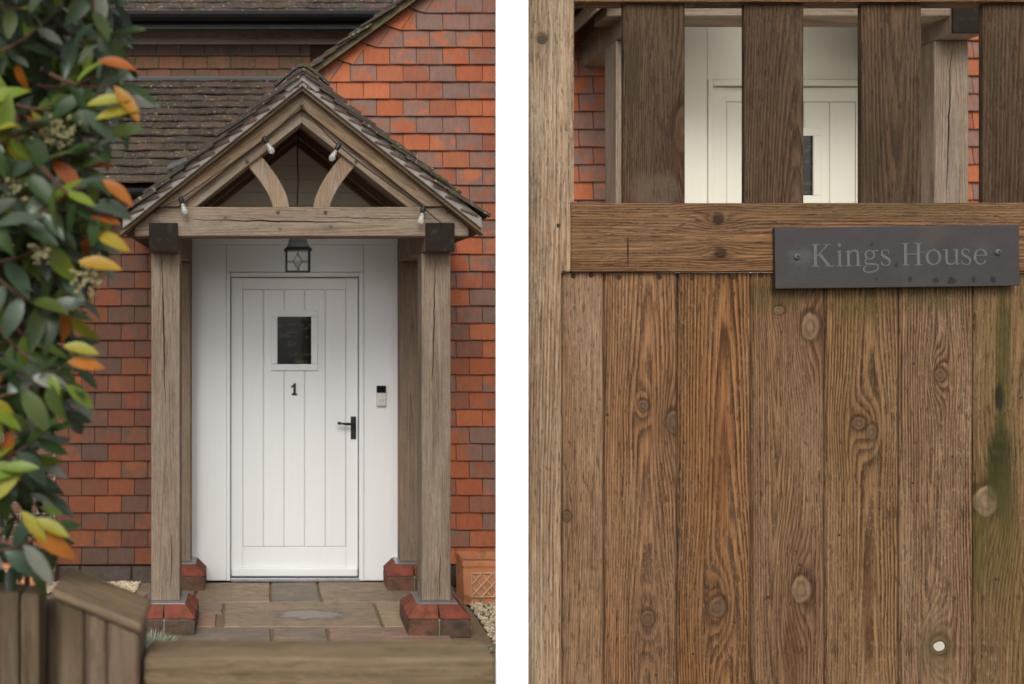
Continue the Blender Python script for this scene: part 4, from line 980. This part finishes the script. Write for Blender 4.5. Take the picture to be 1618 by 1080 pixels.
for bi, (u0, u1, li, da, gr, kw) in enumerate(boards):
    uc = (u0 + u1) / 2; K = kw.pop('K'); Mk = kw.pop('Mk')
    kn = [(*loc(u, v, uc), r * pxm, asp, amp) for (u, v, r, asp, amp) in K]
    mk = [(*loc(u, v, uc), ru * pxm, rv * pxm, c, s_) for (u, v, ru, rv, c, s_) in Mk]
    mt = wood('gate_board_wood_%d' % bi, li, da, gr, seed=3.3 * bi + 1, knots=kn, marks=mk, warp=.016, fib=1.05, bs=.6, flk=.65, tone=(0.660, 0.528, 0.432), **kw)
    x0, x1 = PX(u0, YB), PX(u1, YB); hx = (x1 - x0) / 2; hz = (gz(430) - .06) / 2
    bm = bmesh.new(); ch = .0032; th = .018
    # chamfered tongue-and-groove profile, with an optional knot hole
    if u0 in holes:
        hu, hv, hr = holes[u0]; hxc, hzc = loc(hu, hv, uc); hr *= pxm
        n = 24
        def sq(a):
            c_, s_ = math.cos(a), math.sin(a); k = min((hx - ch) / abs(c_) if abs(c_) > 1e-6 else 9, .06 / abs(s_) if abs(s_) > 1e-6 else 9)
            return k * c_, k * s_
        angs = [2 * math.pi * i / n + math.atan2(.06, hx - ch) for i in range(n)]
        ringf, ringb, outf = [], [], []
        corner = [math.atan2(.06, hx - ch), math.pi - math.atan2(.06, hx - ch), math.pi + math.atan2(.06, hx - ch), -math.atan2(.06, hx - ch)]
        angs = sorted(set([round(a % (2 * math.pi), 5) for a in [2 * math.pi * i / n for i in range(n)] + corner]))
        for a in angs:
            wobble = 1 + .12 * math.sin(a * 2 + .6)
            ringf.append(bm.verts.new((hxc + hr * wobble * math.cos(a), 0, hzc + hr * .85 * wobble * math.sin(a)))); ringb.append(bm.verts.new((hxc + .0115 + hr * .95 * math.cos(a), th, hzc - .0052 + hr * .85 * math.sin(a))))
            sx, sz = sq(a); outf.append(bm.verts.new((max(-hx + ch, min(hx - ch, hxc + sx)) if abs(abs(sx) - (hx - ch)) > 1e-5 else math.copysign(hx - ch, sx), 0, hzc + sz)))
        m_ = len(angs)
        for i in range(m_):
            j = (i + 1) % m_
            bm.faces.new((outf[i], outf[j], ringf[j], ringf[i])); bm.faces.new((ringf[i], ringf[j], ringb[j], ringb[i]))
        def quad(*p): bm.faces.new([bm.verts.new(q) for q in p])
        for (z0, z1) in ((-hz, hzc - .06), (hzc + .06, hz)): quad((-hx + ch, 0, z0), (hx - ch, 0, z0), (hx - ch, 0, z1), (-hx + ch, 0, z1))
        for s in (-1, 1):
            quad((s * (hx - ch), 0, -hz), (s * (hx - ch), 0, hz), (s * hx, ch * 1.3, hz), (s * hx, ch * 1.3, -hz)); quad((s * hx, ch * 1.3, -hz), (s * hx, ch * 1.3, hz), (s * hx, th, hz), (s * hx, th, -hz))
        quad((-hx, 0 + ch * 1.3, hz), (hx, ch * 1.3, hz), (hx, th, hz), (-hx, th, hz)); quad((-hx, ch * 1.3, -hz), (hx, ch * 1.3, -hz), (hx, th, -hz), (-hx, th, -hz))
        # back as a frame round the hole
        outb = [bm.verts.new((v.co.x, th, v.co.z)) for v in outf]
        for i in range(m_):
            j = (i + 1) % m_; bm.faces.new((ringb[i], ringb[j], outb[j], outb[i]))
        for (z0, z1) in ((-hz, hzc - .06), (hzc + .06, hz)): quad((-hx, th, z0), (hx, th, z0), (hx, th, z1), (-hx, th, z1))
        m = bpy.data.meshes.new('board'); bm.to_mesh(m); bm.free(); m.materials.append(mt)
        o_ = obj('board', m, ((x0 + x1) / 2, YB, zmid), gt)
    else:
        prof = [(-hx, th), (-hx, ch * 1.3), (-hx + ch, 0), (hx - ch, 0), (hx, ch * 1.3), (hx, th)]
        a = [bm.verts.new((x, y, -hz)) for x, y in prof]; b = [bm.verts.new((x, y, hz)) for x, y in prof]
        for i in range(6): bm.faces.new((a[i], a[(i + 1) % 6], b[(i + 1) % 6], b[i]))
        bm.faces.new(a); bm.faces.new(b)
        o_ = obj('board', bm_mesh('board', bm, mt), ((x0 + x1) / 2, YB, zmid), gt)
    # tongue strip seen in the groove
    box('groove_strip', x1 - .004, x1 + .006, YB + .0065, YB + .012, .07, gz(432), wood('groove_wood', (.10, .06, .03), (.05, .03, .015), (.09, .06, .04), seed=2) if bi == 0 else bpy.data.materials['groove_wood'], gt, 0) if bi < 8 else None
for (u, v) in ((906, 434), (934, 433), (978, 436), (1042, 436), (1094, 437), (1158, 436), (1202, 433), (1290, 436)): obj('nail', nail_me, (PX(u, YB), YB, PZ(v + 1.5, YB)), gt, None, (1.25, 1, 1.25))
for (u, v) in ((960, 655), (1037, 1066), (1095, 1033), (1160, 983), (1613, 628), (1443, 763), (1505, 721), (1389, 803), (1326, 845), (1264, 892), (1214, 943), (1443, 574), (1574, 915)): obj('nail', nail_me, (PX(u, YB), YB + .001, PZ(v, YB)), gt, None, (.75, 1, .75))
# stile (upper part wider than where the boards lap it)
m_st = wood('gate_stile_wood', (.35, .25, .165), (.18, .115, .07), (.42, .35, .28), sp=.0055, a0=.05, h0=.05, sl=.01, weather=.85, ring=.6, seed=51, warp=.02, fib=1.1, flk=.55, tone=(.80, .74, .66), knots=[((855 - 870) * pxm, gz(62) - 1.2, 8 * pxm, 1.05, 1.5)], bs=.6, knotc=(.09, .07, .055))
pl = [(gx(834.5), .05), (gx(886.4), .05), (gx(886.4), gz(429)), (gx(901.5), gz(429)), (gx(901.5), gz(321)), (gx(907), gz(321)), (gx(907), 2.62), (gx(834.5), 2.62)]
cx_ = gx(870); bm = bmesh.new()
a = [bm.verts.new((x - cx_, -.0, z - 1.2)) for x, z in pl]; b = [bm.verts.new((x - cx_, .05, z - 1.2)) for x, z in pl]
bm.faces.new(a); bm.faces.new(b[::-1])
for i in range(8): bm.faces.new((a[i], b[i], b[(i + 1) % 8], a[(i + 1) % 8]))
fix(bm); bmesh.ops.bevel(bm, geom=list(bm.edges), offset=.002, segments=2, affect='EDGES')
obj('stile', bm_mesh('stile', bm, m_st), (cx_, GD - .002, 1.2), gt)
obj('nail', nail_me, (gx(882), GD - .002, gz(356)), gt)
box('stile', gx(1891), gx(1965), GD - .002, GD + .048, .05, 2.62, m_st, gt, .003)
# middle rail
zc_ = (gz(320) + gz(428.5)) / 2
RC = (gx(902.5) + gx(1890)) / 2
m_rl = wood('gate_rail_wood', (.275, .175, .09), (.13, .075, .038), (.30, .235, .165), axis='X', sp=.0052, a0=.0, h0=.03, sl=.012, weather=.35, ring=.85, seed=55, warp=.014, bs=.6, fib=1.0, flk=.5, tone=(0.616, 0.493, 0.403), knotc=(.075, .055, .042),
            knots=[(gz(346) - zc_, gx(1134) - RC, 8.5 * pxm, 1.0, 2.2), (gz(400) - zc_, gx(1138) - RC, 7 * pxm, 1.2, 2.0)], marks=[(gz(395) - zc_, gx(992) - RC, 26 * pxm, 2.2 * pxm, (.02, .015, .012), .9), (gz(330) - zc_, gx(1420) - RC, 22 * pxm, 260 * pxm, (.13, .12, .04), .35)])
box('middle_rail', gx(902.5), gx(1890), GD, GD + .045, gz(428.5), gz(320), m_rl, gt, .0025, rot=(0, -.0012, 0))
box('top_rail', gx(908), gx(1890), GD, GD + .045, gz(2.5), gz(-95), m_rl, gt, .0025)
box('bottom_rail', gx(888), gx(1890), YB + .019, YB + .05, .12, .25, m_rl, gt, .003)
# slats
slats = [(985, 1082.5, dict(sp=.0048, a0=.02, h0=.025, sl=.03, K=[(1080, 205, 16, 2.6, 1.6)], Mk=[(1073, 230, 9, 60, (.16, .085, .04), .6), (1040, 300, 40, 26, (.33, .285, .235), .55), (1000, 100, 16, 80, (.075, .075, .025), .5)])),
         (1176.5, 1270, dict(sp=.0058, a0=.04, h0=.04, sl=.05, K=[], Mk=[(1260, 300, 12, 25, (.25, .2, .15), .4)])),
         (1361, 1456, dict(sp=.0068, a0=.01, h0=.03, sl=-.04, K=[], Mk=[(1375, 240, 18, 60, (.08, .08, .025), .5), (1400, 150, 10, 60, (.20, .16, .12), .4)])),
         (1553.5, 1650, dict(sp=.0062, a0=.03, h0=.04, sl=.02, K=[], Mk=[(1565, 90, 12, 50, (.09, .085, .03), .5)])),
         (1745, 1842, dict(sp=.0062, a0=.0, h0=.04, sl=.02, K=[], Mk=[]))]
zs = (gz(321) + gz(2)) / 2
for i, (u0, u1, kw) in enumerate(slats):
    uc = (u0 + u1) / 2; K = kw.pop('K'); Mk = kw.pop('Mk')
    kn = [((u - uc) * pxm, gz(v) - zs, r * pxm, asp, amp) for (u, v, r, asp, amp) in K]; mk = [((u - uc) * pxm, gz(v) - zs, ru * pxm, rv * pxm, c, s_) for (u, v, ru, rv, c, s_) in Mk]
    mt = wood('gate_slat_wood_%d' % i, (.165, .115, .07), (.075, .048, .027), (.19, .155, .115), weather=.5, ring=.8, seed=61 + 3 * i, warp=.02, bs=.6, fib=1.0, flk=.5, tone=(0.440, 0.352, 0.288), knots=kn, marks=mk, **kw)
    box('slat', PX(u0, GD + .012), PX(u1, GD + .012), GD + .012, GD + .026, gz(323), gz(0), mt, gt, .0022)

# ================================================================== NAME PLAQUE
def mat_slate():
    M = Mat('dark_slate', .55, .35)
    n = M.noise(M.x * 14, M.z * 22, 1.0, 4, .6); f = M.noise(M.x * 160, M.z * 160, 5.0, 3, .6)
    cc = M.scale(M.c((.043, .039, .039)), (n - .5) * .5 + (f - .5) * .3 + 1)
    br = M.noise(M.x * 10 + 4, M.z * 10, 2.0, 3).ss(.52, .7); cc = M.mix(br * .35, cc, (.085, .065, .052))
    s1 = M.noise(M.x * 22 + M.z * 60, M.z * 150, 7.0, 2).ss(.72, .78); cc = M.mix(s1 * .35, cc, (.19, .19, .2))
    # chalky rub left of the lettering, wet drips on the lower edge
    ua = (M.x + .185) / .035; ub = (M.z - .002) / .022; d = (ua * ua + ub * ub).sqrt() + (M.noise(M.x * 60, M.z * 200, 3.0, 3) - .5) * 1.6
    cc = M.mix(d.ss(1.0, .2) * .3, cc, (.12, .125, .14))
    for (u, v, ru, rv) in ((1437, 441, 4, 6), (1478, 442, 6, 6), (1503, 444, 9, 7), (1537, 443, 4.5, 7), (1568, 443, 5, 7), (1378, 386, 3, 4), (1416, 418, 3.2, 4.5), (1385, 440, 2.6, 3.4)):
        cx, cz = (u - 1418) * pxm, -(v - 405) * pxm
        ua = (M.x - cx) / (ru * pxm); ub = (M.z - cz) / (rv * pxm); d = (ua * ua + ub * ub).sqrt() + (M.noise(M.x * 130, M.z * 130, u * .1, 2) - .5) * 1.1
        cc = M.mix(d.ss(.95, .65) * .85, cc, (.014, .011, .010))
    return M.out(cc, None, n + f * .6, .2, .002)
PR = -R(.72); pc = Vector((PX(1418, GD - .011), GD - .006, PZ(405, GD - .011)))
pq = thing('name_plaque', pc, 'grey slate name plaque reading Kings House screwed to the gate', 'plaque')
pb_ = box('slate', PX(1225, GD - .011), PX(1611, GD - .011), GD - .011, GD - .0012, PZ(453.5, GD - .011), PZ(357, GD - .011), mat_slate(), pq, .0012, 2, rot=(0, PR, 0))
m_let = plain('pale_engraving', (.125, .127, .13), .7, .2, .25, 60)
bm = bmesh.new(); lcount = [0]; U = .2522 * pxm                     # zoom units to metres (cap height 143 units)
def lw(x, y): return ((x - 835) * U + 2.5 * pxm, (y - 245) * -U + 3.2 * pxm)
def poly2(pts):
    lcount[0] += 1
    bm.faces.new([bm.verts.new((lw(*p)[0], -.000006 * (lcount[0] % 40), lw(*p)[1])) for p in pts])
def flush():
    global bm
    for f in bm.faces:
        f.normal_update()
        if f.normal.y > 0: f.normal_flip()
    m = bpy.data.meshes.new('letter'); bm.to_mesh(m); bm.free(); m.materials.append(m_let)
    obj('letter', m, pc + Vector((0, -.0057, 0)), pq, (0, PR, 0)); bm = bmesh.new()
def rect(x0, x1, y0, y1): poly2([(x0, y0), (x1, y0), (x1, y1), (x0, y1)])
def stroke(pts, ws):
    L_ = []
    for i, (x, y) in enumerate(pts):
        dx = pts[min(i + 1, len(pts) - 1)][0] - pts[max(i - 1, 0)][0]; dy = pts[min(i + 1, len(pts) - 1)][1] - pts[max(i - 1, 0)][1]
        l = math.hypot(dx, dy) or 1; nx, ny = -dy / l, dx / l; w_ = ws[i] / 2
        L_.append(((x + nx * w_, y + ny * w_), (x - nx * w_, y - ny * w_)))
    for a, b in zip(L_, L_[1:]): poly2([a[0], a[1], b[1], b[0]])
def ring(cx, cy, rx, ry, thick, thin, a0=0, a1=360, n=28, ph=0):
    pts, ws = [], []
    for i in range(n + 1):
        a = R(a0 + (a1 - a0) * i / n); pts.append((cx + rx * math.cos(a), cy - ry * math.sin(a))); ws.append(thin + (thick - thin) * abs(math.cos(a - R(ph))) ** 1.4)
    stroke(pts, ws)
def bez(p0, p1, p2, p3, w0, w1, n=12, wm=None):
    pts, ws = [], []
    for i in range(n + 1):
        t = i / n; q = 1 - t
        pts.append(tuple(q ** 3 * p0[k] + 3 * q * q * t * p1[k] + 3 * q * t * t * p2[k] + t ** 3 * p3[k] for k in (0, 1)))
        b = w0 + (w1 - w0) * t
        ws.append(b if wm is None else b + (wm - b) * math.sin(math.pi * t))
    stroke(pts, ws)
B_, T_, XH = 314, 175, 216
# K
rect(303, 322, T_ + 5, B_ - 5); rect(290, 336, T_, T_ + 5); rect(290, 336, B_ - 5, B_)
stroke([(324, 248), (388, T_ + 5)], [6, 6]); rect(368, 408, T_, T_ + 5); stroke([(338, 236), (396, B_ - 5)], [18, 18]); rect(372, 428, B_ - 5, B_)
flush()
# i
rect(456, 472, XH + 6, B_ - 5); rect(446, 484, B_ - 5, B_); stroke([(447, XH + 9), (472, XH)], [5, 8]); ring(463, 182, 6, 6, 11, 11, n=10)
flush()
# n
rect(510, 526, XH + 6, B_ - 5); rect(500, 538, B_ - 5, B_); stroke([(501, XH + 9), (526, XH)], [5, 8]); bez((526, 234), (545, 208), (578, 210), (577, 244), 6, 15); rect(569.5, 585, 243, B_ - 5); rect(560, 596, B_ - 5, B_)
flush()
# g
ring(652, 244, 27, 27, 13, 6); stroke([(672, 224), (688, 219), (702, 220)], [5, 8, 8]); bez((636, 268), (610, 286), (622, 300), (648, 302), 6, 12); bez((648, 302), (690, 302), (708, 308), (704, 324), 12, 8)
bez((704, 324), (698, 358), (612, 362), (612, 336), 8, 11, wm=9); bez((612, 336), (612, 320), (628, 312), (640, 300), 11, 5)
flush()
# s
def ess(x):
    bez((x + 52, 236), (x + 46, 208), (x + 6, 208), (x + 8, 238), 5, 11, wm=6); bez((x + 8, 238), (x + 12, 262), (x + 60, 264), (x + 58, 292), 12, 11, wm=16); bez((x + 58, 292), (x + 54, 320), (x + 10, 322), (x + 4, 286), 11, 5, wm=6); rect(x + 50, x + 53, 216, 240); rect(x + 3, x + 6, 284, 312)
ess(718)
flush()
# H
for x in (864, 944): rect(x, x + 19, T_ + 5, B_ - 5); rect(x - 14, x + 33, T_, T_ + 5); rect(x - 14, x + 33, B_ - 5, B_)
rect(883, 944, 240, 246)
flush()
# o
ring(1048, 265, 40, 45, 17, 6, ph=12)
flush()
# u
rect(1121, 1137, XH + 5, 282); rect(1108, 1137, XH, XH + 5); bez((1129, 281), (1129, 316), (1162, 316), (1184, 296), 16, 6); rect(1184, 1200, XH + 5, B_ - 8); rect(1170, 1200, XH, XH + 5); stroke([(1186, B_ - 4), (1212, B_ - 8)], [8, 5])
flush()
ess(1219)
flush()
# e
ring(1342, 265, 36, 46, 16, 6, 8, 330, ph=10); rect(1308, 1380, 254, 260)
flush()
sb = bmesh.new(); lathe_bm(sb, [(.0002, -.004), (.004, -.0038), (.0058, -.002), (.0062, .001)], 14, 'Y'); scr_me = bm_mesh('screw', sb, plain('dull_steel', (.16, .15, .14), .45, .5, metal=.5))
sb = bmesh.new(); bm_box(sb, -.0035, .0035, -.0002, .0004, -.0008, .0008); bm_box(sb, -.0008, .0008, -.00021, .0004, -.0035, .0035); slot_me = bm_mesh('screw_slot', sb, m_black)
for (u, v) in ((1259.5, 405), (1577, 398)):
    s_ = obj('screw', scr_me, (PX(u, GD - .012), GD - .0118, PZ(v, GD - .012)), pq); obj('screw_slot', slot_me, (PX(u, GD - .012), GD - .0159, PZ(v, GD - .012)), s_, (0, .5, 0))

# ================================================================== SHRUB
def leaf_mat(name, stops, under, rough=.42):
    M = Mat(name, rough, .45)
    r = (M.rnd * 3.7 + M.isl * 5.1).fract()
    n = M.noise(M.wx * 60, M.wy * 60, M.wz * 60, 2)
    cc = M.scale(M.ramp(r, stops), (n - .5) * .7 + 1)
    ge = M.nt.nodes.new('ShaderNodeNewGeometry'); bf = E(M.nt, ge.outputs['Backfacing'])
    cc = M.mix(bf, cc, under)
    M.out(cc, None, M.noise(M.wx * 220, M.wy * 220, M.wz * 220, 1), .08, .001)
    tr = M.nt.nodes.new('ShaderNodeBsdfTranslucent'); M.nt.links.new(cc, tr.inputs[0]); mx = M.nt.nodes.new('ShaderNodeMixShader'); mx.inputs[0].default_value = .28
    out = [x for x in M.nt.nodes if x.type == 'OUTPUT_MATERIAL'][0]
    M.nt.links.new(M.b.outputs[0], mx.inputs[1]); M.nt.links.new(tr.outputs[0], mx.inputs[2]); M.nt.links.new(mx.outputs[0], out.inputs[0]); return M.mat
LM = [leaf_mat('green_leaf', [(0, (.022, .05, .014)), (.4, (.045, .085, .018)), (.7, (.018, .035, .014)), (1, (.075, .11, .02))], (.11, .14, .075)),
      leaf_mat('waxy_skylit_leaf', [(0, (.05, .085, .05)), (.4, (.10, .135, .095)), (.7, (.035, .06, .035)), (.85, (.17, .19, .145)), (1, (.34, .34, .29))], (.26, .27, .21), .28),  # waxy green leaves; palest stops paint the sky's reflection on them
      leaf_mat('yellow_leaf', [(0, (.36, .26, .02)), (.5, (.26, .26, .025)), (1, (.42, .24, .02))], (.32, .27, .06)),
      leaf_mat('orange_leaf', [(0, (.38, .13, .010)), (.5, (.30, .07, .012)), (1, (.42, .20, .012))], (.34, .17, .03)),
      leaf_mat('backlit_leaf', [(0, (.17, .24, .025)), (1, (.12, .19, .02))], (.22, .27, .06))]  # lime colour paints light shining through leaves from behind
m_twig = plain('red_brown_twig', (.10, .045, .03), .7, .3, .3, 60)
m_bud = plain('khaki_bud', (.28, .25, .13), .8, .2, .3, 90)
def leaf_geo(L_, W_, bend, fold):
    vs_, fs = [], []; prof = [(0, .05), (.14, .55), (.34, .95), (.55, 1.0), (.76, .72), (.9, .36), (1, .02)]
    for (t, wd) in prof:
        z = -bend * t * t * L_; y = t * L_
        for s in (-1, 0, 1): vs_.append((s * W_ * .5 * wd, y, z + abs(s) * fold * wd * W_ + .0))
    for j in range(len(prof) - 1):
        for k in (0, 1): b = j * 3 + k; fs.append((b, b + 1, b + 4, b + 3))
    return vs_, fs
LG = [leaf_geo(1, .38, .22, .16), leaf_geo(1, .44, .5, .10), leaf_geo(1, .33, .15, .24), leaf_geo(1, .42, .3, .06)]
LME = [[mesh('leaf', v, f, mm, smooth=True) for (v, f) in LG] for mm in LM]
edge = [(-300, 205), (0, 186), (60, 182), (120, 188), (170, 200), (210, 186), (245, 150), (300, 150), (345, 178), (390, 172), (430, 140), (480, 128), (530, 112), (560, 135), (620, 120), (655, 118), (690, 80), (740, 82), (790, 92), (840, 100), (875, 75), (905, 50), (960, 30), (1100, 25)]
edge = [(v, u + (8 if v < 420 else 0)) for v, u in edge]
def edge_u(v):
    for (a, ua), (b, ub) in zip(edge, edge[1:]):
        if a <= v <= b: return ua + (ub - ua) * (v - a) / (b - a)
    return 20
DB = .76
rb = random.Random(11)
sh = thing('shrub', (PX(-60, DB), DB + .1, 0), 'leafy shrub with green and orange leaves in the left foreground', 'shrub')
leaves = []; tb = bmesh.new(); root = Vector((PX(-60, DB), DB + .1, 0))
# stems
for i in range(6):
    x = PX(-130 + i * 22 + rb.uniform(-8, 8), DB); y = DB + rb.uniform(-.03, .12)
    pts = [Vector((x + rb.uniform(-.003, .003) * k, y + rb.uniform(-.004, .004) * k, .0 + .25 * k)) - root for k in range(10)]
    tube_into(tb, pts, [.005 - .0004 * k for k in range(10)], 6)
def add_leaf(p, d, up, L_, kind): leaves.append((p, d, up, L_, kind, rb.randrange(4)))
def twig(u, v, d, ang, ln, kindw, big=1.0):
    tip = Vector((PX(u, d), d, PZ(v, d)))
    dr = Vector((math.cos(ang), rb.uniform(-.4, .3), math.sin(ang))).normalized()
    base = tip - dr * ln
    n = 5; pts = [base.lerp(tip, i / n) + Vector((0, 0, -.10 * ln * 4 * (i / n) * (1 - i / n))) for i in range(n + 1)]
    tube_into(tb, [q - root for q in pts], [.0015 - .0002 * i for i in range(n + 1)], 5)
    m_ = rb.randint(6, 9)
    for i in range(m_):
        t = .22 + .78 * i / (m_ - 1); k = min(int(t * n), n - 1); q = pts[k].lerp(pts[k + 1], t * n - k)
        side = 1 if i % 2 else -1; a = ang + side * rb.uniform(.5, 1.15) * (1 - .7 * (i == m_ - 1)) - .25
        ld = Vector((math.cos(a), rb.uniform(-.75, .45), math.sin(a))).normalized()
        up = Vector((rb.uniform(-.5, .5), rb.uniform(-1.1, -.1), rb.uniform(.1, 1))).normalized()
        kind = rb.choices(range(5), kindw)[0]
        add_leaf(q, ld, up, rb.uniform(.019, .036) * big * (.8 + .2 * (i < m_ - 2)), kind)
KG, KE, KY = (10, 6, .5, .2, 2.2), (8, 7, .6, .6, 1.6), (2, 2, 6, 2.5, 4)
vv = -150
while vv < 960:
    dens = .9 if vv < 420 else (.7 if vv < 640 else .42)
    for j in range(9):
        if rb.random() > dens: continue
        e = edge_u(vv); u = rb.uniform(-190, e - 18); d = DB + rb.uniform(-.07, .18)
        if vv > 640 and u > 20 and rb.random() < .3: continue
        twig(u, vv + rb.uniform(-12, 12), d, rb.uniform(-1.5, .75), rb.uniform(.05, .09), KE if u > e - 70 else KG)
    vv += 17
for v in range(-100, 900, 26):                                # twigs that make the outline
    twig(edge_u(v) - rb.uniform(8, 26), v, DB + rb.uniform(-.06, .1), rb.uniform(-.9, .5), rb.uniform(.04, .07), KE)
for (u, v, a, k) in ((215, 100, -.1, 3), (218, 165, .3, 2), (222, 188, -.9, 3), (205, 150, .2, 2), (185, 205, -.5, 1), (212, 318, -.6, 3), (190, 345, -.2, 3), (205, 385, -.3, 2), (190, 416, -.05, 2), (155, 552, -.1, 2), (162, 572, .0, 3), (110, 845, -.4, 2), (75, 855, -.8, 2), (118, 868, -.3, 3), (30, 125, .6, 4), (10, 120, -.3, 4), (30, 730, .3, 4), (60, 735, .1, 4), (22, 745, .8, 2)):
    q = Vector((PX(u, DB - .06), DB - .06, PZ(v, DB - .06))); ld = Vector((math.cos(a), -.15, math.sin(a))).normalized(); L_ = rb.uniform(.024, .032)
    add_leaf(q - ld * L_, ld, Vector((.1, -.8, .6)).normalized(), L_, k)
# dense inner foliage behind
for i in range(1000):
    v = rb.uniform(-200, 560); e = edge_u(v); u = rb.uniform(-260, e - 40); d = DB + rb.uniform(.05, .26)
    q = Vector((PX(u, d), d, PZ(v, d))); a = rb.uniform(-2.2, .9)
    add_leaf(q, Vector((math.cos(a), rb.uniform(-.6, .6), math.sin(a))).normalized(), Vector((rb.uniform(-.6, .6), -rb.uniform(.1, 1), rb.uniform(0, 1))).normalized(), rb.uniform(.018, .030), rb.choices(range(5), KG)[0])
def frame(d, up):
    z = (up - d * up.dot(d)).normalized(); x = d.cross(z); return Matrix((x, d, z)).transposed()
def vis(l):
    p = l[0] + l[1] * l[3] * .5; u = VU + p.x * FPX / p.y; v = VV - (p.z - CZ) * FPX / p.y
    return (u > -20 and -20 < v < 1000) * 10 - p.y
leaves.sort(key=vis, reverse=True)
sv_, sf_, sm_ = [], [], []
for i, (p, d, up, L_, kind, g_) in enumerate(leaves):
    F = frame(d, up)
    if i < 300:
        o = bpy.data.objects.new('leaf', LME[kind][g_]); o.rotation_euler = F.to_euler(); o.scale = (L_,) * 3; link(o, p, sh)
    else:
        b = len(sv_); v_, f_ = LG[g_]
        sv_ += [p - root + F @ (Vector(q) * L_) for q in v_]; sf_ += [tuple(b + k for k in f) for f in f_]; sm_ += [kind] * len(f_)
fo = obj('foliage', mesh('foliage', sv_, sf_, LM, sm_, True), root, sh); fo['kind'] = 'stuff'
obj('branches', bm_mesh('branches', tb, m_twig), root, sh)
for (u, v) in ((88, 212), (140, 440), (62, 395), (95, 205), (150, 432), (20, 300)):
    bmb = bmesh.new()
    for i in range(46):
        p = Vector((rb.gauss(0, .0055), rb.gauss(0, .005), rb.gauss(0, .005))); r_ = bmesh.ops.create_icosphere(bmb, subdivisions=1, radius=rb.uniform(.0009, .0018), matrix=Matrix.Translation(p))
    obj('flower_buds', bm_mesh('flower_buds', bmb, m_bud), (PX(u, DB - .05), DB - .05, PZ(v, DB - .05)), sh)
